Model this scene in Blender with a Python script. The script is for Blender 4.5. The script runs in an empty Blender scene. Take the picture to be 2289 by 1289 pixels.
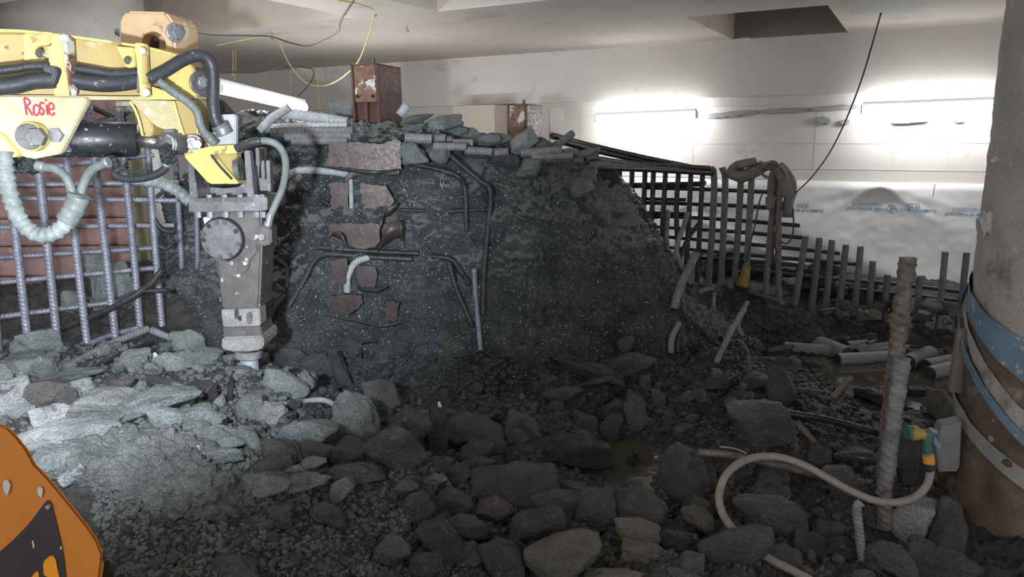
import bpy, bmesh, math, random
import numpy as np
from mathutils import Vector, Matrix
from mathutils.bvhtree import BVHTree

# ------------------------------------------------------------------ camera, world, lights, exposure
SC = bpy.context.scene
COL = SC.collection
FPX, CX, CY, EYE = 1650.0, 1144.5, 644.5, 1.7
TH, RO = math.radians(12), math.radians(0.7)
FW = Vector((0, math.cos(TH), -math.sin(TH)))
_R0 = Vector((1, 0, 0)); _U0 = Vector((0, math.sin(TH), math.cos(TH)))
RT = _R0 * math.cos(RO) - _U0 * math.sin(RO)
UP = _U0 * math.cos(RO) + _R0 * math.sin(RO)
CAM = Vector((0, 0, EYE))
cd = bpy.data.cameras.new('camera'); cam = bpy.data.objects.new('camera', cd); COL.objects.link(cam)
m = Matrix((RT, UP, -FW)).transposed().to_4x4(); m.translation = CAM
cam.matrix_world = m
cd.sensor_width = 36.0; cd.lens = 36.0 * FPX / 2289.0; cd.clip_start = 0.05
SC.camera = cam
SC.view_settings.view_transform = 'Standard'; SC.view_settings.look = 'None'
SC.view_settings.gamma = 1.0; SC.view_settings.use_curve_mapping = False
SC.view_settings.exposure = 0.0
SC.cycles.use_denoising = True
SC.cycles.max_bounces = 8; SC.cycles.diffuse_bounces = 5; SC.cycles.glossy_bounces = 3
SC.cycles.sample_clamp_indirect = 6.0
SC.cycles.caustics_reflective = False; SC.cycles.caustics_refractive = False
W = bpy.data.worlds.new('basement_ambient'); SC.world = W; W.use_nodes = True
W.node_tree.nodes['Background'].inputs[0].default_value = (0.90, 0.93, 1.0, 1)
W.node_tree.nodes['Background'].inputs[1].default_value = 0.88
TUBE_E = 44.0

def lamp(name, kind, loc, target, energy, color, **kw):
    d = bpy.data.lights.new(name, kind); d.energy = energy; d.color = color
    for k, v in kw.items(): setattr(d, k, v)
    o = bpy.data.objects.new(name, d); COL.objects.link(o); o.location = loc
    o.rotation_euler = (Vector(target) - Vector(loc)).to_track_quat('-Z', 'Y').to_euler()
    return o
# work light of the machine, beside the photographer
lamp('work_light', 'SPOT', (-0.74, 0.98, 1.54), (-2.85, 4.4, 2.15), 500, (0.80, 0.89, 1.0),
     spot_size=math.radians(104), spot_blend=0.6, shadow_soft_size=0.05)
# second, lower work light on the same machine, aimed at the left mat
lamp('work_light', 'SPOT', (-1.55, 1.25, 1.0), (-3.3, 5.2, 1.05), 130, (0.92, 0.94, 1.0), spot_size=math.radians(52), spot_blend=0.5, shadow_soft_size=0.05)
# unseen fill lights added behind the photographer to lift the ambient level
lamp('unseen_fill_light', 'AREA', (1.6, -1.6, 2.5), (1.4, 2.5, 0.3), 32, (1.0, 0.96, 0.90), shape='RECTANGLE', size=1.2, size_y=0.15)
lamp('unseen_fill_light', 'AREA', (-1.2, -1.2, 2.5), (-0.6, 2.5, 0.4), 22, (1.0, 0.97, 0.93), shape='RECTANGLE', size=1.2, size_y=0.15)

# ------------------------------------------------------------------ helpers
rnd = random.Random(11)
def ray(px, py):
    return FW + RT * ((px - CX) / FPX) - UP * ((py - CY) / FPX)
def P(px, py, Y):
    d = ray(px, py); return CAM + d * (Y / d.y)
def hit_z(px, py, z):
    d = ray(px, py); return CAM + d * ((z - EYE) / d.z)
# room frame: a along the back wall (to the right, coming nearer), b out of the wall towards the room
WT = Vector((1, -0.54, 0)).normalized(); WN = Vector((-0.54, -1, 0)).normalized(); WO = Vector((0, 9.0, 0))
def W3(a, b, z): return WO + WT * a + WN * b + Vector((0, 0, z))
def hit_wall(px, py, b=0.0):
    d = ray(px, py); t = ((WO + WN * b) - CAM).dot(WN) / d.dot(WN); return CAM + d * t
def ab(p): q = p - WO; return q.dot(WT), q.dot(WN)

def link_mesh(name, verts, faces, mat=None, parent=None, smooth=False):
    me = bpy.data.meshes.new(name)
    if isinstance(verts, np.ndarray): verts = verts.tolist()
    me.from_pydata([tuple(v) for v in verts], [], [tuple(f) for f in faces]); me.update()
    return link_me(name, me, mat, parent, smooth)
def link_me(name, me, mat=None, parent=None, smooth=False):
    if mat and not me.materials: me.materials.append(mat)
    if smooth:
        me.polygons.foreach_set('use_smooth', [True] * len(me.polygons))
    o = bpy.data.objects.new(name, me); COL.objects.link(o)
    if parent: o.parent = parent
    return o
def empty(name, loc=(0, 0, 0)):
    o = bpy.data.objects.new(name, None); COL.objects.link(o); o.empty_display_size = 0.1; o.location = loc
    return o
def tag(o, label=None, cat=None, group=None, kind=None):
    if label: o['label'] = label
    if cat: o['category'] = cat
    if group: o['group'] = group
    if kind: o['kind'] = kind
    return o
class MB:
    """collects shapes for one mesh"""
    def __init__(s): s.v = []; s.f = []; s.sm = []
    def add(s, vs, fs, sm=False):
        b = len(s.v); s.v += [tuple(x) for x in vs]; s.f += [tuple(i + b for i in f) for f in fs]; s.sm += [sm] * len(fs); return s
    def build(s, name, mat, parent=None):
        me = bpy.data.meshes.new(name); me.from_pydata(s.v, [], s.f); me.update()
        me.polygons.foreach_set('use_smooth', s.sm)
        return link_me(name, me, mat, parent)
def bm_geo(bm, bevel=0.0, seg=2):
    if bevel:
        bmesh.ops.bevel(bm, geom=[e for e in bm.edges if len(e.link_faces) == 2 and e.calc_face_angle(0) > 0.4], offset=bevel, segments=seg, affect='EDGES', clamp_overlap=True)
    bm.verts.index_update()
    vs = [v.co.copy() for v in bm.verts]; fs = [[v.index for v in f.verts] for f in bm.faces]; bm.free(); return vs, fs
def prism(pts, back, bevel=0.004):
    """polygon of 3D points swept along the vector back"""
    bm = bmesh.new(); vs = [bm.verts.new(p) for p in pts]; f = bm.faces.new(vs)
    r = bmesh.ops.extrude_face_region(bm, geom=[f])
    bmesh.ops.translate(bm, verts=[g for g in r['geom'] if isinstance(g, bmesh.types.BMVert)], vec=back)
    bmesh.ops.recalc_face_normals(bm, faces=bm.faces)
    return bm_geo(bm, bevel)
def box(c, sx, sy, sz, rot=None, bevel=0.003):
    bm = bmesh.new(); bmesh.ops.create_cube(bm, size=1)
    for v in bm.verts:
        v.co = Vector((v.co.x * sx, v.co.y * sy, v.co.z * sz))
        if rot: v.co = rot @ v.co
        v.co += Vector(c)
    return bm_geo(bm, bevel)
def crom(pts, step):
    """Catmull-Rom resampled at about step metres"""
    p = [Vector(q) for q in pts]
    if len(p) == 2:
        n = max(2, int((p[1] - p[0]).length / step)); return [p[0].lerp(p[1], i / n) for i in range(n + 1)]
    q = [2 * p[0] - p[1]] + p + [2 * p[-1] - p[-2]]; out = []
    for i in range(1, len(q) - 2):
        n = max(2, int((q[i + 1] - q[i]).length / step))
        for k in range(n):
            t = k / n
            out.append(0.5 * ((2 * q[i]) + (q[i + 1] - q[i - 1]) * t + (2 * q[i - 1] - 5 * q[i] + 4 * q[i + 1] - q[i + 2]) * t * t + (3 * q[i] - q[i - 1] - 3 * q[i + 1] + q[i + 2]) * t ** 3))
    out.append(p[-1]); return out
def tube(pts, r, sides=12, step=0.03, prof=None, ends=True, sx=1.0):
    """round sweep; prof(s, theta) multiplies the radius"""
    path = crom(pts, step); n = len(path)
    tang = [(path[min(i + 1, n - 1)] - path[max(i - 1, 0)]).normalized() for i in range(n)]
    t0 = tang[0]; a = t0.cross(Vector((0, 0, 1)));
    if a.length < 0.1: a = t0.cross(Vector((1, 0, 0)))
    a.normalize(); vs = []; fs = []; s = 0.0; L = sum((path[i + 1] - path[i]).length for i in range(n - 1))
    for i in range(n):
        t = tang[i]; a = (a - t * a.dot(t)).normalized(); b = t.cross(a)
        if i: s += (path[i] - path[i - 1]).length
        rr = r(s / L) if callable(r) else r
        for k in range(sides):
            th = 2 * math.pi * k / sides; q = rr * (prof(s, th) if prof else 1.0)
            vs.append(path[i] + a * (math.cos(th) * q * sx) + b * (math.sin(th) * q))
    for i in range(n - 1):
        for k in range(sides):
            fs.append((i * sides + k, i * sides + (k + 1) % sides, (i + 1) * sides + (k + 1) % sides, (i + 1) * sides + k))
    if ends:
        fs.append(tuple(reversed(range(sides)))); fs.append(tuple((n - 1) * sides + k for k in range(sides)))
    return vs, fs
def rib(r, dense=1.0, amp=0.13, hel=2):
    pitch = r * 0.85 * dense
    def f(s, th):
        x = (s / pitch + hel * th / (2 * math.pi)) % 1.0
        return 0.93 + amp * 1.25 * max(0.0, 1 - abs(x - 0.5) * 4.0) + (0.05 if abs(math.cos(th)) > 0.97 else 0)
    return f
def rebar(name, pts, r, mat, parent=None, dense=1.0, amp=0.13, sides=14):
    vs, fs = tube(pts, r, sides, r * 0.85 * dense / 6.0, rib(r, dense, amp))
    return link_mesh(name, vs, fs, mat, parent, smooth=True) if False else _sm(name, vs, fs, mat, parent)
def _sm(name, vs, fs, mat, parent=None):
    me = bpy.data.meshes.new(name); me.from_pydata([tuple(v) for v in vs], [], fs); me.update()
    me.polygons.foreach_set('use_smooth', [len(f) == 4 for f in fs])
    return link_me(name, me, mat, parent)
def cyl(p0, p1, r, sides=24, r1=None, bevel=0.0):
    p0 = Vector(p0); p1 = Vector(p1); d = p1 - p0; L = d.length; r1 = r if r1 is None else r1
    q = d.to_track_quat('Z', 'Y'); vs = []; prof = [(0, r - bevel), (bevel, r), (L - bevel, r1), (L, r1 - bevel)] if bevel else [(0, r), (L, r1)]
    for z, rr in prof:
        for k in range(sides):
            th = 2 * math.pi * k / sides; vs.append(p0 + q @ Vector((math.cos(th) * rr, math.sin(th) * rr, z)))
    n = len(prof); fs = []
    for i in range(n - 1):
        for k in range(sides): fs.append((i * sides + k, i * sides + (k + 1) % sides, (i + 1) * sides + (k + 1) % sides, (i + 1) * sides + k))
    fs.append(tuple(reversed(range(sides)))); fs.append(tuple((n - 1) * sides + k for k in range(sides)))
    return vs, fs
def cut(o, geos):
    """cut closed shapes out of an object's mesh for good"""
    tmp = []
    for vs, fs in geos:
        c = link_mesh('cutter', vs, fs); tmp.append(c)
        md = o.modifiers.new('b', 'BOOLEAN'); md.operation = 'DIFFERENCE'; md.object = c; md.solver = 'EXACT'
    dg = bpy.context.evaluated_depsgraph_get(); me = bpy.data.meshes.new_from_object(o.evaluated_get(dg))
    o.modifiers.clear(); o.data = me
    for c in tmp: bpy.data.objects.remove(c)
    return o

# numpy noise
def _h(ix, iy, iz, s):
    n = (ix * 374761393 + iy * 668265263 + iz * 2147483647 + s * 1274126177) & 0xffffffff
    n = ((n ^ (n >> 13)) * 1274126177) & 0xffffffff
    n = ((n ^ (n >> 16)) * 2246822519) & 0xffffffff
    return ((n ^ (n >> 15)) & 0xffffff) / float(0xffffff)
def vnoise(p, s=0):
    i = np.floor(p).astype(np.int64); f = p - i; f = f * f * (3 - 2 * f); r = 0
    for dx in (0, 1):
        for dy in (0, 1):
            for dz in (0, 1):
                w = (f[:, 0] if dx else 1 - f[:, 0]) * (f[:, 1] if dy else 1 - f[:, 1]) * (f[:, 2] if dz else 1 - f[:, 2])
                r = r + w * _h(i[:, 0] + dx, i[:, 1] + dy, i[:, 2] + dz, s)
    return r * 2 - 1
def fbm(p, oct=4, s=0, gain=0.5):
    a, r = 1.0, 0
    for o in range(oct):
        r = r + a * vnoise(p * (2.03 ** o) + o * 17.3, s + o); a *= gain
    return r
def cells(p, s=0, dim=3):
    """F1, F2 and a random number of the nearest cell"""
    i = np.floor(p).astype(np.int64); n = len(p); d1 = np.full(n, 9.0); d2 = np.full(n, 9.0); idr = np.zeros(n)
    rz = (-1, 0, 1) if dim == 3 else (0,)
    for dx in (-1, 0, 1):
        for dy in (-1, 0, 1):
            for dz in rz:
                c = i + np.array([dx, dy, dz])
                q = np.stack([c[:, 0] + _h(c[:, 0], c[:, 1], c[:, 2], s), c[:, 1] + _h(c[:, 0], c[:, 1], c[:, 2], s + 1), (c[:, 2] + _h(c[:, 0], c[:, 1], c[:, 2], s + 2)) if dim == 3 else p[:, 2]], 1)
                d = np.sqrt(((q - p) ** 2).sum(1)); m1 = d < d1
                d2 = np.where(m1, d1, np.minimum(d2, d)); d1 = np.where(m1, d, d1)
                idr = np.where(m1, _h(c[:, 0], c[:, 1], c[:, 2], s + 5), idr)
    return d1, d2, idr
def sstep(x, a, b): t = np.clip((x - a) / (b - a), 0, 1); return t * t * (3 - 2 * t)

# ------------------------------------------------------------------ materials
def mat(name, c1, c2=None, scale=4.0, rough=0.6, rough2=None, metal=0.0, bump=0.3, bscale=60.0, bdist=0.01, spots=None, vary=0.0, coat=0.0, mid=0.5, width=0.25, detail=6.0, grain=0.0, gscale=150.0):
    m = bpy.data.materials.new(name); m.use_nodes = True; N = m.node_tree.nodes; L = m.node_tree.links
    b = N['Principled BSDF']; b.inputs['Roughness'].default_value = rough; b.inputs['Metallic'].default_value = metal
    b.inputs['Coat Weight'].default_value = coat; b.inputs['Coat Roughness'].default_value = 0.15
    g = N.new('ShaderNodeNewGeometry'); pos = g.outputs['Position']
    c2 = c2 or c1
    n = N.new('ShaderNodeTexNoise'); n.inputs['Scale'].default_value = scale; n.inputs['Detail'].default_value = detail; n.inputs['Roughness'].default_value = 0.62; L.new(pos, n.inputs['Vector'])
    r = N.new('ShaderNodeValToRGB'); L.new(n.outputs['Fac'], r.inputs['Fac'])
    r.color_ramp.elements[0].position = mid - width; r.color_ramp.elements[0].color = (*c1, 1)
    r.color_ramp.elements[1].position = mid + width; r.color_ramp.elements[1].color = (*c2, 1)
    col = r.outputs['Color']
    for sp in (spots or []):        # (colour, scale, threshold, softness)
        n2 = N.new('ShaderNodeTexNoise'); n2.inputs['Scale'].default_value = sp[1]; n2.inputs['Detail'].default_value = 5; L.new(pos, n2.inputs['Vector'])
        n2.inputs['Roughness'].default_value = 0.6
        mr = N.new('ShaderNodeMapRange'); mr.inputs['From Min'].default_value = sp[2]; mr.inputs['From Max'].default_value = sp[2] + sp[3]; L.new(n2.outputs['Fac'], mr.inputs['Value'])
        mx = N.new('ShaderNodeMix'); mx.data_type = 'RGBA'; L.new(mr.outputs[0], mx.inputs['Factor']); L.new(col, mx.inputs['A']); mx.inputs['B'].default_value = (*sp[0], 1)
        col = mx.outputs['Result']
    if grain:
        ng = N.new('ShaderNodeTexNoise'); ng.inputs['Scale'].default_value = gscale; ng.inputs['Detail'].default_value = 6; ng.inputs['Roughness'].default_value = 0.75; L.new(pos, ng.inputs['Vector'])
        mg = N.new('ShaderNodeMapRange'); mg.inputs['From Min'].default_value = .36; mg.inputs['From Max'].default_value = .66; mg.inputs['To Min'].default_value = 1 - grain; mg.inputs['To Max'].default_value = 1 + grain; L.new(ng.outputs['Fac'], mg.inputs['Value'])
        hg = N.new('ShaderNodeHueSaturation'); L.new(mg.outputs[0], hg.inputs['Value']); L.new(col, hg.inputs['Color']); col = hg.outputs['Color']
    if vary:
        oi = N.new('ShaderNodeObjectInfo'); hs = N.new('ShaderNodeHueSaturation'); mr = N.new('ShaderNodeMapRange')
        mr.inputs['To Min'].default_value = 1 - vary; mr.inputs['To Max'].default_value = 1 + vary
        L.new(oi.outputs['Random'], mr.inputs['Value']); L.new(mr.outputs[0], hs.inputs['Value']); L.new(col, hs.inputs['Color']); col = hs.outputs['Color']
    L.new(col, b.inputs['Base Color'])
    if rough2 is not None:
        n3 = N.new('ShaderNodeTexNoise'); n3.inputs['Scale'].default_value = scale * 5; n3.inputs['Detail'].default_value = 4; L.new(pos, n3.inputs['Vector'])
        mr = N.new('ShaderNodeMapRange'); mr.inputs['From Min'].default_value = 0.35; mr.inputs['From Max'].default_value = 0.65
        mr.inputs['To Min'].default_value = rough; mr.inputs['To Max'].default_value = rough2; L.new(n3.outputs['Fac'], mr.inputs['Value']); L.new(mr.outputs[0], b.inputs['Roughness'])
    if bump:
        n4 = N.new('ShaderNodeTexNoise'); n4.inputs['Scale'].default_value = bscale; n4.inputs['Detail'].default_value = 8; n4.inputs['Roughness'].default_value = 0.65; L.new(pos, n4.inputs['Vector'])
        bp = N.new('ShaderNodeBump'); bp.inputs['Strength'].default_value = bump; bp.inputs['Distance'].default_value = bdist; L.new(n4.outputs['Fac'], bp.inputs['Height']); L.new(bp.outputs['Normal'], b.inputs['Normal'])
    return m
def emit(name, col, s):
    m = bpy.data.materials.new(name); m.use_nodes = True; b = m.node_tree.nodes['Principled BSDF']
    b.inputs['Base Color'].default_value = (.9, .9, .9, 1); b.inputs['Emission Color'].default_value = (*col, 1); b.inputs['Emission Strength'].default_value = s; return m
M = {}
M['wall'] = mat('painted_concrete', (.66, .62, .57), (.74, .70, .65), 1.6, .75, bump=.12, bscale=25, spots=[((.52, .48, .43), 3.0, .62, .12)])
M['ceil'] = mat('ceiling_concrete', (.60, .515, .44), (.70, .62, .545), 1.3, .8, bump=.15, bscale=18, spots=[((.40, .36, .31), 2.2, .6, .2)])
M['grout'] = mat('grey_grout', (.33, .33, .34), (.42, .42, .42), 6, .8, bump=.3)
M['patch'] = mat('dark_coffer_concrete', (.10, .10, .10), (.17, .165, .155), 1.2, .85, bump=.2, bscale=20)
M['lagging'] = mat('red_lagging', (.22, .115, .10), (.38, .245, .22), 5, .55, .8, bump=.25, bscale=40, spots=[((.42, .31, .28), 9, .60, .1)])
M['olive'] = mat('olive_board', (.13, .12, .07), (.2, .18, .11), 5, .6, bump=.2)
M['mud'] = mat('wet_mud', (0.026, 0.023, 0.022), (0.104, 0.099, 0.094), 3.0, .34, .75, bump=1.0, bscale=70, bdist=.02, spots=[((.085, .085, .08), 14, .60, .1)], grain=0.5)
M['mound'] = mat('broken_concrete', (0.027, 0.034, 0.035), (0.112, 0.129, 0.127), 5.0, .28, .62, bump=1.0, bscale=70, bdist=.02, spots=[((.15, .19, .18), 40, .64, .05), ((.022, .021, .021), 1.2, .53, .12), ((.55, .60, .60), 75, .635, .02)], grain=0.6)
M['rockg'] = mat('green_grey_rock', (0.106, 0.122, 0.120), (0.269, 0.294, 0.281), 9, .42, .75, bump=1.0, bscale=70, bdist=.02, vary=.25, spots=[((.30, .33, .31), 48, .63, .05)], grain=0.5)
M['rockp'] = mat('pale_rock', (0.188, 0.200, 0.196), (0.375, 0.388, 0.381), 8, .5, .8, bump=1.0, bscale=70, bdist=.02, vary=.2, spots=[((.12, .11, .12), 12, .6, .08)], grain=0.45)
M['rockd'] = mat('dark_rock', (0.041, 0.039, 0.041), (0.124, 0.119, 0.116), 7, .33, .7, bump=1.0, bscale=70, bdist=.02, vary=.3, spots=[((.17, .165, .16), 30, .63, .06)], grain=0.5)
M['rockb'] = mat('purple_brown_rock', (0.050, 0.048, 0.046), (0.143, 0.133, 0.127), 7, .4, .7, bump=1.0, bscale=70, bdist=.02, vary=.25, spots=[((.18, .165, .16), 45, .67, .05)], grain=0.45)
M['rockw'] = mat('wet_black_rock', (0.014, 0.017, 0.018), (0.060, 0.065, 0.067), 9, .14, .4, bump=1.0, bscale=70, bdist=.02, vary=.15, spots=[((.20, .21, .21), 60, .70, .04)], grain=0.5)
M['rockt'] = mat('tan_rock', (0.102, 0.094, 0.082), (0.228, 0.211, 0.186), 8, .6, .8, bump=1.0, bscale=70, bdist=.02, vary=.2, grain=0.4)
M['spoil'] = mat('grey_spoil', (0.065, 0.070, 0.065), (0.217, 0.229, 0.215), 9, .5, .8, bump=1.0, bscale=70, bdist=.02, grain=0.5)
M['rocks'] = mat('slate_shard', (0.039, 0.043, 0.046), (0.114, 0.126, 0.127), 8, .28, .6, bump=1.0, bscale=70, bdist=.02, vary=.25, spots=[((.16, .18, .18), 50, .66, .05)], grain=0.5)
M['bar'] = mat('wet_blue_grey_steel', (.14, .145, .18), (.30, .31, .36), 22, .38, .6, metal=.25, bump=.25, bscale=90, bdist=.004, vary=.12, grain=0.25)
M['barg'] = mat('mortar_coated_steel', (.12, .12, .125), (.25, .25, .25), 18, .55, .8, bump=.5, bscale=80, bdist=.005, vary=.12, grain=0.35)
M['bark'] = mat('dark_steel', (.022, .022, .023), (.075, .074, .076), 25, .3, .55, metal=.35, bump=.3, bscale=80, bdist=.004, vary=.1)
M['barr'] = mat('rusty_bar', (.085, .058, .046), (.22, .19, .17), 26, .5, .8, metal=.1, bump=.5, bscale=80, bdist=.005, vary=.1, grain=0.35)
M['barw'] = mat('chalky_bar', (.28, .30, .31), (.50, .52, .53), 24, .5, .8, bump=.5, bscale=80, bdist=.005, vary=.1, grain=0.3)
M['rust'] = mat('rusty_column_steel', (.055, .028, .026), (.15, .075, .06), 12, .4, .65, metal=.25, bump=.35, bscale=60, bdist=.004, spots=[((.22, .10, .045), 16, .58, .06)])
M['rustp'] = mat('peeling_plate', (.12, .055, .035), (.22, .12, .07), 16, .55, bump=.4, bscale=60, bdist=.004, spots=[((.55, .51, .44), 9, .53, .03), ((.12, .055, .035), 26, .56, .04)])
M['brown'] = mat('torn_brown_steel', (.034, .024, .022), (.085, .060, .054), 10, .35, .5, metal=.3, bump=.3, bscale=50, bdist=.004, spots=[((.13, .06, .03), 12, .60, .08)], grain=0.35)
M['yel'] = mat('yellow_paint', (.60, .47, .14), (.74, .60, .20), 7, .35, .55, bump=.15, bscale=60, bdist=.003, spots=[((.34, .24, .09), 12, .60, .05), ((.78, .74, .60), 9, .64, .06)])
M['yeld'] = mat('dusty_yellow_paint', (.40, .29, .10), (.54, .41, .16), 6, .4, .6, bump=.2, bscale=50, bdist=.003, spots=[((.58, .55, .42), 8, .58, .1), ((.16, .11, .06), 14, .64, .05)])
M['yelp'] = mat('splashed_yellow_paint', (.46, .38, .17), (.56, .50, .32), 11, .4, .6, bump=.4, bscale=50, bdist=.004, spots=[((.62, .60, .54), 22, .58, .06), ((.26, .19, .09), 10, .64, .06)], grain=0.2)
M['tan'] = mat('tan_paint', (.56, .36, .19), (.68, .50, .31), 6, .45, .7, bump=.2, bscale=50, bdist=.003, spots=[((.30, .22, .15), 10, .61, .06), ((.70, .62, .54), 7, .60, .1)])
M['orange'] = mat('orange_paint', (.40, .135, .018), (.50, .18, .03), 3, .32, .5, bump=.04, bscale=30, bdist=.002)
M['orangel'] = mat('orange_decal', (.60, .24, .01), (.66, .27, .015), 3, .4, bump=0)
M['decal'] = mat('black_decal', (.028, .022, .022), (.036, .03, .03), 6, .45, bump=0)
M['chip'] = mat('bare_primer', (.42, .38, .38), (.48, .43, .43), 6, .6, bump=0)
M['steel'] = mat('worn_grey_steel', (.12, .115, .12), (.25, .24, .24), 14, .35, .6, metal=.55, bump=.3, bscale=60, bdist=.003, spots=[((.50, .48, .47), 16, .62, .06)])
M['steelb'] = mat('breaker_body_steel', (.085, .075, .07), (.165, .148, .138), 12, .4, .65, metal=.35, bump=.3, bscale=50, bdist=.004, spots=[((.62, .60, .57), 15, .64, .05)], grain=0.2)
M['cast'] = mat('pale_cast_steel', (.17, .16, .15), (.36, .345, .33), 18, .5, .8, metal=.15, bump=.6, bscale=60, bdist=.005, grain=0.3)
M['chisel'] = mat('blue_grey_chisel', (.38, .44, .50), (.58, .64, .70), 14, .35, .5, metal=.4, bump=.2, bscale=60, bdist=.003)
M['bolt'] = mat('zinc_bolt', (.24, .245, .26), (.40, .405, .43), 20, .3, .5, metal=.5, bump=.15, bscale=60, bdist=.002)
M['plate'] = mat('galvanised_plate', (.45, .46, .50), (.62, .63, .66), 10, .4, .6, metal=.3, bump=.1)
M['black'] = mat('hose_rubber', (.022, .023, .026), (.05, .052, .058), 12, .38, .6, bump=.2, bscale=60, bdist=.003, spots=[((.26, .27, .28), 24, .64, .05)])
M['ram'] = mat('cylinder_black_paint', (.018, .02, .022), (.035, .037, .04), 9, .3, .5, bump=.15, bscale=60, bdist=.003, spots=[((.30, .34, .34), 38, .63, .04)])
M['hgrey'] = mat('muddy_grey_hose', (.09, .105, .10), (.21, .235, .22), 14, .45, .7, bump=.3, bscale=60, bdist=.004, grain=0.2)
M['wrap'] = mat('spiral_wrap', (.11, .13, .127), (.30, .33, .325), 16, .45, .7, bump=.4, bscale=60, bdist=.004, grain=0.2)
M['oil'] = mat('oily_fitting', (.01, .014, .014), (.05, .06, .06), 30, .12, .4, bump=1.0, bscale=50, bdist=.01, spots=[((.4, .45, .45), 50, .68, .03)])
M['chrome'] = mat('oiled_rod', (.35, .33, .28), (.60, .58, .55), 10, .15, .3, metal=.9, bump=0)
M['dark'] = mat('dark_void', (.006, .006, .006), None, 5, .8, bump=0)
M['red'] = mat('red_marker', (.42, .03, .05), (.50, .06, .08), 60, .6, bump=0)
M['tarp'] = mat('white_poly_sheet', (.84, .835, .82), (.88, .875, .86), 2, .32, .5, bump=.12, bscale=14, bdist=.01)
M['blue'] = mat('blue_print', (.10, .26, .44), None, 5, .6, bump=0)
M['fold'] = mat('sheet_edge', (.70, .69, .67), (.78, .77, .75), 5, .4, bump=0)
M['pile'] = mat('weathered_concrete_pile', (.33, .31, .29), (.44, .42, .395), 7, .75, bump=.4, bscale=60, bdist=.004, spots=[((.22, .19, .17), 5, .60, .1), ((.52, .50, .48), 24, .64, .04)], grain=0.25)
M['pilec'] = mat('grey_concrete_column', (.40, .39, .37), (.50, .49, .47), 5, .75, bump=.3, bscale=30, bdist=.004, spots=[((.30, .28, .26), 6, .62, .1)])
M['casing'] = mat('brown_rusty_casing', (.10, .065, .045), (.22, .16, .12), 7, .55, .8, bump=.35, bscale=40, bdist=.005, spots=[((.34, .29, .25), 5, .62, .1), ((.16, .075, .045), 9, .60, .08)], grain=0.3)
M['band'] = mat('blue_band', (.12, .20, .28), (.20, .29, .37), 9, .5, .7, bump=.3, bscale=50, bdist=.003, spots=[((.42, .43, .43), 22, .60, .04)])
M['bandg'] = mat('grey_mortar_band', (.26, .26, .25), (.38, .38, .36), 14, .7, bump=.5, bscale=60, bdist=.004)
M['hose'] = mat('dusty_garden_hose', (.19, .165, .145), (.29, .255, .225), 25, .5, .7, bump=.2, bscale=80, bdist=.002)
M['hoseg'] = mat('green_fitting', (.03, .085, .07), (.07, .16, .13), 14, .5, bump=.2)
M['hoseo'] = mat('orange_fitting', (.62, .24, .03), (.72, .32, .05), 14, .5, bump=.1)
M['hosey'] = mat('yellow_fitting', (.26, .17, .04), (.38, .26, .07), 16, .5, bump=.1)
M['cable'] = mat('dark_cable', (.05, .045, .045), (.09, .085, .08), 20, .5, bump=0)
M['cabley'] = mat('yellow_cord', (.62, .50, .16), (.74, .62, .26), 20, .5, bump=0)
M['strap'] = mat('mud_caked_strap', (.17, .15, .13), (.29, .26, .235), 20, .85, bump=.6, bscale=70, bdist=.006)
M['strapr'] = mat('brown_rope', (.16, .12, .10), (.26, .21, .18), 30, .85, bump=.6, bscale=70, bdist=.006)
M['wood'] = mat('dirty_timber', (.15, .12, .10), (.27, .235, .205), 9, .75, bump=.4, bscale=40, bdist=.004)
M['core'] = mat('grey_concrete_core', (.19, .19, .195), (.28, .28, .285), 14, .6, .8, bump=.3, bscale=60, bdist=.003, vary=.15, grain=0.25)
M['coree'] = mat('wet_core_end', (.03, .035, .035), (.07, .075, .075), 20, .3, bump=.3)
M['tube'] = emit('lit_tube', (.93, .97, 1.0), TUBE_E)
M['batten'] = mat('white_fitting', (.75, .75, .75), None, 4, .4, bump=0)
wm = bpy.data.materials.new('muddy_water'); wm.use_nodes = True; _b = wm.node_tree.nodes['Principled BSDF']
_b.inputs['Base Color'].default_value = (.075, .068, .052, 1); _b.inputs['Roughness'].default_value = .06; M['water'] = wm
_n = wm.node_tree.nodes.new('ShaderNodeTexNoise'); _n.inputs['Scale'].default_value = 16; _p = wm.node_tree.nodes.new('ShaderNodeBump'); _p.inputs['Strength'].default_value = .12; _p.inputs['Distance'].default_value = .01
_g = wm.node_tree.nodes.new('ShaderNodeNewGeometry'); wm.node_tree.links.new(_g.outputs['Position'], _n.inputs['Vector'])
wm.node_tree.links.new(_n.outputs['Fac'], _p.inputs['Height']); wm.node_tree.links.new(_p.outputs['Normal'], _b.inputs['Normal'])

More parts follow.
